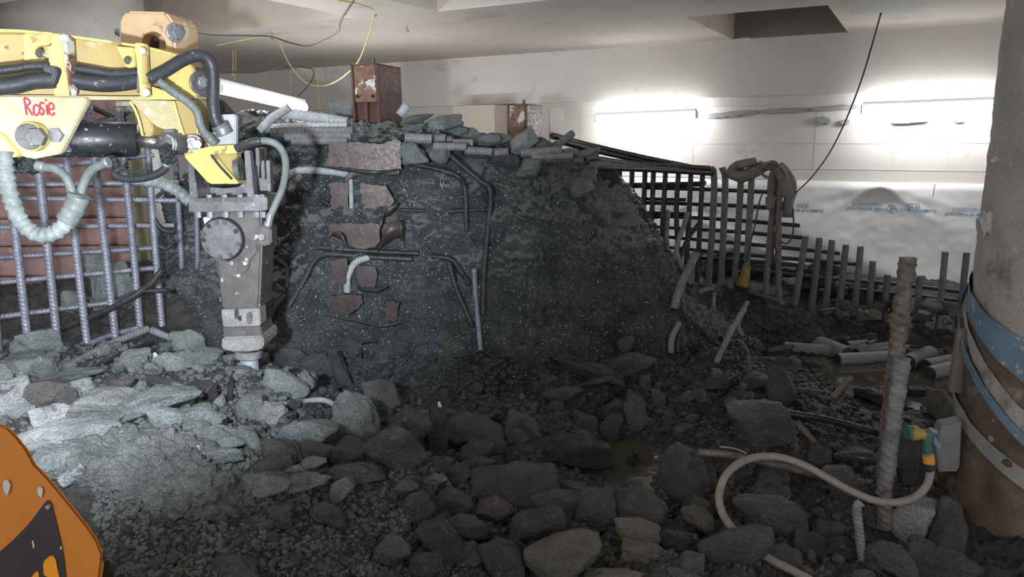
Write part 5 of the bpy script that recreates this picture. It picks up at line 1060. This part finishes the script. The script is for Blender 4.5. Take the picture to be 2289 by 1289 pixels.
SML = [make_rock(300 + i, 3, 11) for i in range(8)]
def mesh_with(me, m, cache={}):
    k = (me.name, m)
    if k not in cache:
        c = me.copy(); c.materials.clear(); c.materials.append(M[m]); cache[k] = c
    return cache[k]
rocks_n = [0]
def rock(px, py, w, h, ang, m, label, group=None, lift=0.0, pool=None, depth=.8, Yfix=None, name='stone', cat='stone', which='both'):
    i = rocks_n[0]; rocks_n[0] += 1; pool = pool or BIG; me = mesh_with(pool[(i * 5 + 3) % len(pool)], m)
    base = HP(px, py + h * .30, 0, which); Y = Yfix or base.y + .0
    c = P(px, py, Y); s = Y / FPX
    sx, sz = w * s / 2, h * s / 2
    o = bpy.data.objects.new(name, me); COL.objects.link(o)
    f = i % 4; flip = Matrix.Rotation(math.pi * (f % 2), 4, 'Z') @ Matrix.Rotation(math.pi * (f // 2), 4, 'X')
    view = Matrix.Rotation(-math.atan2(c.x, c.y), 4, 'Z')
    S_ = Matrix.Diagonal((sx, (sx + sz) / 2 * depth, sz * 1.08, 1))
    o.matrix_world = Matrix.Translation(c + Vector((0, 0, lift))) @ view @ Matrix.Rotation(math.radians(-ang), 4, 'Y') @ Matrix.Rotation(-.2, 4, 'X') @ S_ @ flip
    tag(o, label, cat, group); return o
def Lc(x, y, w, h): return (x / 2.533, 780 + y / 2.533, w / 2.533, h / 2.533)
def Mc(x, y, w, h): return (600 + x / 2.533, 780 + y / 2.533, w / 2.533, h / 2.533)
def Nc(x, y, w, h): return (1100 + x / 3.151, 880 + y / 3.151, w / 3.151, h / 3.151)
def Qc(x, y, w, h): return (1640 + x / 1.986, 640 + y / 1.986, w / 1.986, h / 1.986)
def Sc(x, y, w, h): return (1100 + x / 2.579, 560 + y / 2.579, w / 2.579, h / 2.579)
RL = [
 (Lc, 50, 300, 220, 230, 5, 'rockp', 'pale squarish boulder at the left edge above the orange cover'), (Lc, 110, 110, 210, 110, 20, 'rockg', 'long grey stone above the pale boulder at the left edge'), (Lc, 15, 145, 110, 110, 0, 'rockg', 'round grey stone cut by the left edge'),
 (Lc, 262, 108, 140, 120, -15, 'rockg', 'blocky grey stone below the leftmost uprights'), (Lc, 240, 250, 270, 130, -8, 'rockb', 'purple-grey stone right of the pale left boulder'), (Lc, 440, 225, 160, 90, 12, 'rockg', 'small grey stone above the big pale one'),
 (Lc, 600, 310, 400, 170, -8, 'rockp', 'big pale sparkling stone in the left foreground'), (Lc, 380, 285, 110, 120, 10, 'rockd', 'small dark stone wedged left of the big pale one'), (Lc, 890, 290, 430, 135, 4, 'rockg', 'long low grey slab stone in front of the breaker, left'),
 (Lc, 305, 370, 210, 120, 10, 'rockp', 'pale stone just above the wide pale slab'), (Lc, 545, 425, 290, 130, -6, 'rockg', 'grey stone under the big pale sparkling one'), (Lc, 390, 500, 520, 190, 5, 'rockp', 'wide pale slab stone beside the orange cover'),
 (Lc, 325, 640, 290, 180, -14, 'rockg', 'greenish stone touching the edge of the orange cover'), (Lc, 940, 390, 160, 130, 15, 'rockg', 'grey stone below the long low slab'), (Lc, 1130, 395, 270, 140, -6, 'rockg', 'speckled stone in the middle left, below the standing dark bar'),
 (Lc, 1215, 495, 290, 140, 8, 'rockg', 'rounded green-grey stone on top of the spoil heap'), (Lc, 1245, 300, 70, 55, 30, 'rockg', 'small pointed stone at the foot of the standing bar'), (Lc, 1150, 245, 140, 120, 0, 'rockd', 'dark stone left of the standing bar'),
 (Lc, 1460, 262, 200, 65, -6, 'rockt', 'yellowish flat stone by the breaker chisel'), (Lc, 1420, 345, 160, 160, 20, 'rockg', 'angular dark green stone below the chisel'), (Lc, 1545, 370, 150, 140, 30, 'rockp', 'light green pointed stone below the chisel'),
 (Lc, 1600, 575, 180, 140, 12, 'rockb', 'reddish dark stone at the centre left'), (Lc, 1700, 485, 230, 130, -18, 'rockg', 'oblique green-grey stone left of the pointed triangular one'), (Lc, 1410, 515, 110, 170, 20, 'rockg', 'upright narrow stone between the speckled stones'),
 (Lc, 1540, 665, 210, 90, 6, 'rockb', 'flat brownish stone on the heap, centre left'), (Lc, 1510, 755, 250, 115, 4, 'rockg', 'low grey stone on the right of the spoil heap'), (Lc, 1680, 690, 120, 70, 0, 'rockg', 'small pale stone among the centre stones'),
 (Lc, 1330, 1225, 260, 140, -6, 'rockd', 'half-buried rough stone at the bottom left of centre'), (Lc, 1590, 940, 150, 120, 0, 'rockd', 'weathered lump in the fine spoil'), (Lc, 1255, 605, 220, 80, -5, 'rockg', 'narrow stone below the rounded one on the heap'),
 (Lc, 1080, 590, 110, 110, 10, 'rockp', 'pale knob on the crusted heap'), (Lc, 740, 95, 180, 90, 10, 'rockg', 'flat stone under the ribbed bars left of the breaker'),
 (Lc, 400, 150, 330, 70, 2, 'rockg', 'long flat stone below the left uprights'), (Lc, 1030, 60, 180, 90, 10, 'rockg', 'stone left of the breaker nose'), (Lc, 690, 200, 150, 60, 6, 'rockb', 'small dark reddish stone behind the big pale one'), (Lc, 880, 190, 140, 70, 0, 'rockb', 'small reddish stone behind the long low slab'),
 (Lc, 140, 60, 190, 80, 0, 'rockg', 'small stone under the leftmost upright bar'), (Lc, 1620, 200, 240, 130, -14, 'rockg', 'grey stone lying right of the chisel'), (Lc, 1740, 190, 80, 130, 10, 'rockg', 'upright green stone further right of the chisel'),
 (Mc, 505, 375, 290, 250, -14, 'rockg', 'pointed triangular green stone in the centre'), (Mc, 225, 480, 300, 150, -14, 'rockg', 'long oblique green stone left of the triangular one'), (Mc, 720, 590, 290, 260, 24, 'rockd', 'big rounded dark boulder in the centre'),
 (Mc, 455, 580, 220, 150, -6, 'rockd', 'dark glittering stone left of the big rounded boulder'), (Mc, 582, 560, 100, 180, 14, 'rockd', 'narrow stone squeezed beside the big rounded boulder'), (Mc, 800, 445, 240, 210, 10, 'rockd', 'dark square stone above the big rounded boulder'),
 (Mc, 965, 470, 110, 280, -8, 'rocks', 'upright blade-shaped stone in the centre'), (Mc, 1185, 575, 190, 110, -4, 'rockd', 'small dark wedge right of the blade-shaped stone'), (Mc, 1150, 480, 340, 220, 8, 'rockb', 'broad purple-brown slab right of the blade-shaped stone'),
 (Mc, 245, 590, 230, 120, -20, 'rockd', 'oblique grey stone under the long green one'), (Mc, 60, 580, 180, 140, 0, 'rockb', 'dark stone left of the oblique grey one'), (Mc, 215, 745, 260, 100, 0, 'rockg', 'low grey stone in front of the centre boulders, left'),
 (Mc, 490, 690, 320, 110, 6, 'rockd', 'low wide stone in front of the centre boulders, middle'), (Mc, 405, 800, 120, 150, -26, 'rockg', 'oblong grey stone standing in the spoil'), (Mc, 40, 750, 150, 110, 0, 'rockb', 'purple stone left of the oblong one'), (Mc, 230, 660, 200, 80, 6, 'rockg', 'flat speckled stone between the left centre stones'),
 (Mc, 850, 900, 170, 180, 30, 'rockd', 'angular stone with a pale left face below centre'), (Mc, 1030, 885, 240, 180, 6, 'rockb', 'flat-faced brown stone right of the angular one'), (Mc, 1400, 760, 470, 250, 12, 'rockb', 'very large dark boulder right of centre'),
 (Mc, 1290, 910, 200, 130, -28, 'rockb', 'wedge stone leaning on the very large boulder'), (Mc, 1110, 1010, 240, 140, 8, 'rockd', 'pale-topped stone below the leaning wedge'), (Mc, 1500, 1000, 300, 170, 14, 'rockd', 'ridged grey stone below the very large boulder'),
 (Mc, 1640, 880, 270, 170, 20, 'rockd', 'dark round stone right of the very large boulder'), (Mc, 1150, 1165, 170, 160, 0, 'rockb', 'brown stone at the bottom centre'), (Mc, 1350, 1180, 260, 220, -8, 'rockd', 'rough pitted stone at the bottom centre'), (Mc, 1660, 1170, 420, 260, -4, 'rockt', 'broad pale brown boulder at the bottom right of centre'),
 (Mc, 985, 1110, 220, 280, 14, 'rockd', 'cracked rough stone at the bottom, left of centre'), (Mc, 690, 1150, 220, 170, -10, 'rockd', 'crumbly lump at the bottom left of centre'), (Mc, 890, 1210, 200, 130, 0, 'rockd', 'low crumbly lump beside the cracked stone'), (Mc, 1440, 455, 200, 140, -20, 'rockb', 'angular purple stone behind the wet black boulder'),
 (Mc, 960, 650, 170, 90, 10, 'rockd', 'small grey stone below the blade-shaped one'), (Mc, 1190, 650, 190, 80, -8, 'rockb', 'thin slab under the small dark wedge'), (Mc, 335, 945, 170, 150, 10, 'rockd', 'rounded stone sunk in the fine spoil'), (Mc, 50, 960, 150, 140, 0, 'rockd', 'squat stone sunk in the fine spoil, left'),
 (Mc, 1005, 370, 120, 80, 6, 'rockb', 'small brown stone behind the blade-shaped one'), (Mc, 290, 110, 200, 150, -10, 'rocks', 'dark wet stone at the mound foot right of the chisel'), (Mc, 400, 100, 90, 210, 12, 'rocks', 'tall dark shard at the mound foot'), (Mc, 240, 190, 80, 110, 12, 'rockt', 'small pale brown stone at the mound foot'),
 (Mc, 100, 60, 200, 110, -10, 'rocks', 'slate-like stone right of the breaker nose'), (Mc, 770, 790, 160, 90, 0, 'rockd', 'small lumpy stone below the big rounded boulder'), (Mc, 1080, 700, 120, 110, 15, 'rockd', 'small stone left of the very large boulder'), (Mc, 940, 740, 140, 60, 5, 'rockg', 'flat grey stone below centre'),
 (Mc, 640, 250, 160, 170, 20, 'rockb', 'dark slab behind the pointed triangular stone'), (Mc, 600, 400, 60, 60, 0, 'rockg', 'tiny stone beside the triangular one'),
 (Nc, 530, 410, 600, 240, 10, 'rockw', 'wet black long boulder left of the puddle'), (Nc, 720, 800, 290, 250, 10, 'rockb', 'rounded brown boulder below the wet black one'), (Nc, 550, 700, 230, 180, 20, 'rockb', 'brown stone left of the rounded brown boulder'),
 (Nc, 1050, 810, 360, 330, 5, 'rockb', 'square brown boulder at the lower edge of the puddle'), (Nc, 1400, 570, 470, 370, -14, 'rockb', 'large purple-brown boulder right of the puddle'), (Nc, 850, 250, 160, 190, 10, 'rockb', 'upright stone at the far edge of the puddle'),
 (Nc, 640, 205, 190, 120, -22, 'rockd', 'wedge stone behind the wet black boulder'), (Nc, 600, 310, 250, 100, 0, 'rockb', 'low stone between wet boulder and puddle'), (Nc, 1010, 140, 150, 240, 14, 'rockb', 'tall stone behind the puddle'), (Nc, 880, 110, 190, 120, 12, 'rockb', 'flat-topped stone behind the puddle, left'),
 (Nc, 215, 240, 230, 200, -14, 'rockb', 'dark angular stone left of the wet black boulder'), (Nc, 1440, 800, 190, 150, -10, 'rockd', 'rough grey stone below the purple-brown boulder'), (Nc, 1450, 880, 220, 180, 8, 'rockt', 'pitted stone beneath the rough grey one'), (Nc, 320, 930, 390, 200, 12, 'rockd', 'ridged pale stone behind the broad pale brown boulder'),
 (Nc, 1030, 970, 320, 180, 6, 'rockt', 'crumbly pale stone right of the broad brown boulder'), (Nc, 1090, 1120, 350, 170, -4, 'rockt', 'lumpy pale stone at the bottom edge'), (Nc, 1330, 1030, 330, 150, 6, 'rockw', 'black glittering stone at the bottom edge'), (Nc, 1720, 1090, 500, 280, 6, 'rockb', 'smooth dark slab inside the hose loop, lowest'),
 (Nc, 1960, 870, 480, 270, 5, 'rockb', 'big flat slab inside the hose loop'), (Nc, 980, 470, 70, 160, -24, 'rockw', 'thin wet shard standing in the puddle'), (Nc, 1650, 770, 200, 160, 0, 'rockb', 'stone left inside the hose loop'), (Nc, 1980, 640, 220, 140, -10, 'rockb', 'stone at the top inside the hose loop'),
 (Nc, 2040, 1150, 260, 210, 10, 'rockb', 'stone right of the lowest dark slab'), (Nc, 860, 1275, 420, 80, 0, 'rockt', 'pale stone edge cut by the bottom of the view'), (Nc, 1330, 1265, 300, 70, 0, 'rockd', 'dark stone edge cut by the bottom of the view'), (Nc, 1400, 1190, 180, 150, 0, 'rockd', 'stone beneath the black glittering one'),
 (Nc, 80, 1180, 280, 300, 20, 'rockd', 'rough stone left of the broad pale brown boulder, upright'), (Nc, 160, 1080, 190, 120, 0, 'rockd', 'small brown stone above the broad pale one'),
 (Qc, 620, 1020, 90, 90, 0, 'rockd', 'small stone left of the pale quartz stone'), (Qc, 800, 1050, 200, 190, 14, 'rockp', 'pale whitish stone under the hose by the bars'), (Qc, 480, 885, 140, 160, 10, 'rockb', 'brown stone inside the hose curve'), (Qc, 170, 855, 150, 110, 0, 'rockd', 'grey lump inside the hose curve, left'), (Qc, 165, 930, 170, 80, 0, 'rockd', 'low lump under the hose curve'),
 (Qc, 475, 1165, 150, 100, -8, 'rockd', 'stone left of the bent grey hook'), (Qc, 350, 1135, 150, 100, 0, 'rockb', 'low brown stone in the lower right foreground'), (Qc, 410, 1080, 170, 80, 6, 'rockd', 'flat stone in the lower right foreground'), (Qc, 690, 1215, 220, 150, 20, 'rockb', 'smooth stone right of the bent grey hook'), (Qc, 795, 1190, 110, 170, -14, 'rockb', 'upright stone between hook and pile'),
 (Qc, 950, 1090, 150, 260, -14, 'rockb', 'long slab leaning against the foot of the concrete pile'), (Qc, 940, 1230, 280, 150, 6, 'rockb', 'muddy slab at the foot of the concrete pile'), (Qc, 940, 545, 200, 110, -34, 'rockt', 'pale slab leaning on the concrete pile above the tap'), (Qc, 790, 770, 120, 280, 4, 'rockb', 'dark upright stone behind the hose end'),
 (Qc, 120, 620, 260, 200, 8, 'rockd', 'big muddy lump on the right slope'), (Qc, 540, 760, 220, 70, 2, 'rockd', 'flat dark stone behind the tall crusted bar'), (Qc, 380, 745, 100, 80, 0, 'rockd', 'small stone on the right slope below the long bar'), (Qc, 90, 425, 110, 80, 10, 'rockd', 'grey stone at the edge of the wet floor'), (Qc, 190, 340, 190, 60, 8, 'rockd', 'long muddy stone at the edge of the wet floor'),
 (Qc, 190, 300, 160, 60, 20, 'rockd', 'oblique muddy stone at the edge of the wet floor'), (Qc, 620, 490, 150, 70, 0, 'rockd', 'dark block in the water behind the crusted bars'), (Qc, 810, 470, 110, 50, 4, 'rockw', 'wet dark stone in the water, right'), (Qc, 210, 450, 120, 140, -14, 'rockd', 'tall muddy stone left of the thin rod'),
 (Sc, 790, 660, 300, 130, 14, 'rocks', 'flat slate slab at the right foot of the mound'), (Sc, 640, 700, 260, 90, -8, 'rocks', 'dark flat slab beside the slate one'), (Sc, 400, 830, 220, 80, 0, 'rocks', 'low dark slab at the mound foot'), (Sc, 480, 680, 280, 60, -16, 'rocks', 'thin oblique slate edge at the mound foot'), (Sc, 590, 760, 240, 50, 14, 'rocks', 'thin slate shard below the oblique edge'),
 (Sc, 370, 895, 90, 60, 0, 'rockd', 'small stone under the low dark slab'), (Sc, 490, 880, 60, 90, 0, 'rockd', 'small upright stone under the low dark slab'), (Sc, 820, 910, 110, 180, -12, 'rockb', 'purple upright slab behind the puddle'), (Sc, 1310, 760, 190, 110, 6, 'rockd', 'muddy stone on the right slope, upper'), (Sc, 1530, 740, 160, 80, -6, 'rockd', 'pale grey stone below the arching rod'),
 (Sc, 880, 770, 70, 100, 8, 'rockd', 'narrow stone in the gravel slope, left'), (Sc, 960, 850, 80, 90, 0, 'rockd', 'narrow stone in the gravel slope, right'), (Sc, 560, 1000, 150, 100, -20, 'rockb', 'dark stone behind the wet black boulder, right'), (Sc, 1210, 830, 110, 70, 0, 'rockd', 'stone half way up the right slope'),
 (Sc, 770, 545, 90, 90, 0, 'rockb', 'round stone stuck in the dark slope of the mound'),
]
for (F, x, y, w, h, ang, m, lab) in RL:
    px, py, ww, hh = F(x, y, w, h); ww *= 1.12; hh *= 1.12
    rock(px, py, ww, hh, ang, m, lab, group='stones of the foreground rubble')
# the crusted lump of spoil
bm = bmesh.new(); bmesh.ops.create_icosphere(bm, subdivisions=7, radius=1.0); d = np.array([list(v.co) for v in bm.verts]); d /= np.linalg.norm(d, axis=1, keepdims=True)
cl = HP(345, 1095) + Vector((0, .08, -.005)); sc = np.array([.31, .20, .105]); pp = d * sc * (1 + .18 * fbm(d * 1.6, 3, 901))[:, None]; qq = pp + .012 * np.stack([vnoise(pp * 30, 1), vnoise(pp * 30, 2), vnoise(pp * 30, 3)], 1)
dd = .012 * fbm(pp * 14, 3, 910); 
for s_, k_ in ((.045, .35), (.020, .38), (.009, .3)):
    f1, f2, r_ = cells(qq / s_, int(s_ * 1e4)); dd = dd + s_ * k_ * r_ * sstep(f2 - f1, 0, .35)
pp = pp + d * dd[:, None] * 1.6
for v, c in zip(bm.verts, pp): v.co = Matrix.Rotation(.35, 3, 'Y') @ Vector(c) + cl
vs, fs = bm_geo(bm); o = link_mesh('crusted_lump', vs, fs, M['spoil'], smooth=True); tag(o, 'large pale crusted lump of spoil beside the orange cover', 'lump of spoil')
# stones on the mound crest
for px, py, w, h, ang, m, lab, Y in [(763, 254, 50, 36, 0, 'rockg', 'grey stone lying left of the box column foot', 5.0), (930, 268, 80, 20, 8, 'rockg', 'thin slab right of the box column foot, topmost', 5.0), (985, 282, 100, 34, 14, 'rockg', 'long greenish stone on the crest', 4.95), (1020, 296, 50, 34, 10, 'rockg', 'round stone on the crest, left of two', 5.0), (1052, 302, 46, 34, 0, 'rockg', 'round stone on the crest, right of two', 5.05),
      (926, 290, 66, 26, 10, 'rockg', 'flat stone beside the thick bar stub', 4.85), (1080, 316, 80, 26, 12, 'rockg', 'low stone between the round stones and the loose one', 4.9), (1168, 320, 66, 40, 30, 'rockp', 'big pale loose stone on the crest left of the pale green bars', 4.85), (1110, 312, 70, 28, 8, 'rockg', 'flat pale stone left of the big loose one', 4.95), (1205, 322, 60, 28, 0, 'rockg', 'low stone right of the big loose one', 5.0),
      (925, 344, 60, 52, 10, 'rockg', 'grey block set below the thick bar stub', 4.58), (985, 345, 50, 40, 20, 'rockg', 'bluish block under the greenish bar', 4.62), (1366, 400, 40, 34, 20, 'rockd', 'dark block at the left end of the right-hand mat', 5.6), (1318, 392, 50, 44, 30, 'rockg', 'broken flake on the shoulder of the mound, upper', 4.98), (1300, 420, 56, 40, 20, 'rockg', 'broken flake on the shoulder of the mound, lower', 4.88),
      (1340, 420, 50, 26, 40, 'rockg', 'small flake on the mound edge', 5.05), (1240, 350, 60, 26, 0, 'rockg', 'stone packed under the pale green bars', 4.86), (1185, 372, 60, 40, 0, 'rockg', 'green block below the pale green bars', 4.78), (1130, 358, 60, 34, 0, 'rocks', 'dark block left of the green one', 4.76)]:
    rock(px, py, w, h, ang, m, lab, 'stones on the mound crest', Yfix=Y, depth=1.0)
# stones behind the left mat
for k, (px, py, w, h, ang, m) in enumerate([(250, 650, 90, 110, 10, 'rockg'), (190, 700, 100, 90, -10, 'rockg'), (120, 735, 100, 70, 0, 'rockg'), (300, 700, 80, 70, 15, 'rockg'), (330, 740, 90, 60, 0, 'rockg'), (90, 770, 90, 60, 5, 'rockg'), (235, 740, 80, 60, -12, 'rockg'), (216, 590, 60, 60, 0, 'rockg'), (60, 770, 70, 50, 0, 'rockg'), (420, 760, 70, 50, 8, 'rockg'), (460, 800, 80, 50, -8, 'rockg'), (380, 810, 70, 46, 8, 'rockg'), (300, 800, 70, 40, 0, 'rockg')]):
    rock(px, py, w, h, ang, m, 'grey stone in the rubble by the left mat, %s' % ['behind the second crossing from below','behind the lowest crossbar','low behind the second upright','behind the last thick upright','right of the diagonal bar end','at the foot of the second upright','under the diagonal bar','highest of all','at the foot of the first upright','below the wet bar stub','touching the breaker nose at left','left of the breaker nose','under the mud-coated bar'][k], 'stones behind the left mat', Yfix=None if py > 745 else 4.55)
# stones on the low bank behind the right mat
BKS = [(1590, 590, 70, 60, 'rockd'), (1630, 585, 60, 60, 'rockd'), (1656, 584, 34, 42, 'rockt'), (1685, 600, 60, 26, 'rockg'), (1733, 600, 32, 44, 'rockt'), (1767, 606, 46, 26, 'rockt'), (1805, 608, 60, 32, 'rockt'), (1845, 598, 74, 50, 'rockt'), (1805, 632, 50, 26, 'rockt'), (1835, 632, 40, 22, 'rockt'), (1870, 645, 50, 30, 'rockt'), (1930, 640, 60, 26, 'rockt'), (1913, 665, 60, 60, 'rockd'), (1985, 665, 60, 60, 'rockd'), (1893, 682, 34, 24, 'rockt'), (1960, 690, 40, 30, 'rockt'), (2005, 690, 40, 34, 'rockd'), (2075, 690, 60, 50, 'rockt'), (2120, 690, 50, 30, 'rockt'), (1937, 706, 40, 26, 'rockt'), (1957, 702, 26, 22, 'rockt'), (2060, 708, 40, 30, 'rockd'), (2130, 745, 40, 26, 'rockd'), (2122, 752, 22, 16, 'rockt'), (2150, 720, 30, 30, 'rockd'), (1753, 662, 22, 12, 'rockt'), (1570, 668, 60, 36, 'rockd'), (1945, 752, 26, 16, 'rockd'), (1885, 720, 30, 18, 'rockd'), (1990, 722, 26, 18, 'rockt')]
BKN = [0]
for px, py, w, h, m in BKS:
    off = .35 if py < 668 else (-.05 if py < 700 else -.45); q = GR(px, py, off)
    rock(px, py, w, h, 0, m, '%s stone on the bank at the foot of the right-hand mat, %s from the left' % ('dark' if m == 'rockd' else 'pale', ordinal(sorted((b[0], b[1]) for b in BKS if b[4] == m).index((px, py)))), 'stones on the bank of the right mat', Yfix=q.y, depth=1.0)
rock(340, 798, 26, 14, 30, 'wall', 'small white chip on the rubble left of the breaker', None); rock(983, 905, 10, 16, 10, 'wall', 'tiny round white pebble at the mound foot', None, pool=SML); rock(1486, 1140, 8, 6, 0, 'wall', 'tiny bright pebble by the square brown boulder', None, pool=SML); rock(938, 900, 12, 18, 0, 'rockt', 'small pale tan chip left of the white pebble', None, pool=SML)
# smaller scattered stones, by zone
ZN = [('small grey stone scattered in the lit rubble at the left', 'small stones left', 'rockg', [(0, 770), (620, 770), (620, 960), (0, 920)], 62, (18, 42)),
      ('small stone scattered in the fine spoil of the lower left', 'small stones lower left', 'rockd', [(240, 1060), (1000, 1060), (1000, 1289), (260, 1289)], 60, (16, 44)),
      ('small dark stone scattered along the foot of the mound', 'small stones at the mound foot', 'rocks', [(620, 800), (1300, 830), (1300, 960), (640, 940)], 50, (14, 40)),
      ('small dark stone scattered in the slope right of the mound', 'small stones right slope', 'rockd', [(1300, 860), (1750, 780), (1900, 1000), (1440, 960)], 64, (14, 38)),
      ('small brown stone scattered in the lower right foreground', 'small stones lower right', 'rockb', [(1560, 1030), (2100, 1020), (2100, 1289), (1560, 1289)], 40, (18, 46)),
      ('tiny stone scattered over the muddy floor by the cores', 'small stones on the wet floor', 'rockd', [(1680, 700), (2130, 740), (2100, 900), (1800, 850)], 26, (8, 22))]
protos = {}
for lab, grp, m, quad, n, (s0, s1) in ZN:
    Q4 = [Vector(q) for q in quad]
    for k in range(n):
        u, v = rnd.random(), rnd.random(); p = (Q4[0] * (1 - u) + Q4[1] * u) * (1 - v) + (Q4[3] * (1 - u) + Q4[2] * u) * v
        h = hit(p.x, p.y)
        if h is None: continue
        s = rnd.uniform(s0, s1) * h[0].y / FPX / 2; me = mesh_with(SML[rnd.randrange(len(SML))], m)
        o = bpy.data.objects.new('small_stone', me); COL.objects.link(o)
        o.matrix_world = Matrix.Translation(h[0] + Vector((0, 0, s * .25))) @ Matrix.Rotation(rnd.uniform(0, 6.28), 4, 'Z') @ Matrix.Rotation(rnd.uniform(-.5, .5), 4, 'X') @ Matrix.Diagonal((s, s * rnd.uniform(.6, 1), s * rnd.uniform(.45, .85), 1))
        tag(o, lab, 'stone', grp)
# gravel nobody could count: one mesh of many little stones
def gravel(name, quad, n, s0, s1, m, label, seed=3):
    R_ = random.Random(seed); V = []; F = []; base = [np.array([list(v.co) for v in me.vertices]) for me in GRV]; bf = [[tuple(p.vertices) for p in me.polygons] for me in GRV]
    Q4 = [Vector(q) for q in quad]; b = 0
    for k in range(n):
        u, v = R_.random(), R_.random(); p = (Q4[0] * (1 - u) + Q4[1] * u) * (1 - v) + (Q4[3] * (1 - u) + Q4[2] * u) * v
        h = hit(p.x, p.y)
        if h is None or h[0].y > 7: continue
        s = (s0 + (s1 - s0) * R_.random() ** 2.5) * h[0].y / FPX / 2; i = R_.randrange(len(base))
        Rm = np.array(Matrix.Rotation(R_.uniform(0, 6.28), 3, 'Z') @ Matrix.Rotation(R_.uniform(-1, 1), 3, 'X') @ Matrix.Diagonal((s, s * R_.uniform(.6, 1), s * R_.uniform(.5, .9))))
        V.append(base[i] @ Rm.T + np.array(h[0] + Vector((0, 0, s * .15)))); F += [tuple(x + b for x in f) for f in bf[i]]; b += len(base[i])
    o = np_mesh(name, np.concatenate(V), np.array(F), M[m]); tag(o, label, 'gravel', kind='stuff'); return o
GRV = [make_rock(500 + i, 2, 7) for i in range(6)]
for me in GRV:
    pass
gravel('gravel', [(0, 760), (640, 780), (700, 1000), (0, 960)], 2600, 5, 22, 'rockg', 'loose grey gravel between the lit stones at the left', 4)
gravel('gravel', [(200, 1000), (1000, 1000), (1050, 1289), (220, 1289)], 7000, 4, 20, 'spoil', 'crumbly fine spoil of the lower left foreground', 5)
gravel('gravel', [(600, 780), (1500, 800), (1500, 980), (640, 980)], 4200, 4, 20, 'rocks', 'dark loose gravel along the foot of the mound', 6)
gravel('gravel', [(1300, 820), (1780, 720), (1960, 960), (1440, 1000)], 3600, 4, 18, 'rockd', 'dark loose gravel of the right slope', 7)
gravel('gravel', [(1000, 980), (2120, 900), (2140, 1289), (1000, 1289)], 3600, 5, 20, 'rockb', 'brown loose gravel between the foreground boulders at the right', 8)
gravel('gravel', [(1560, 640), (2180, 690), (2140, 860), (1700, 800)], 1800, 3, 11, 'rockd', 'loose grit over the muddy floor and bank', 9)
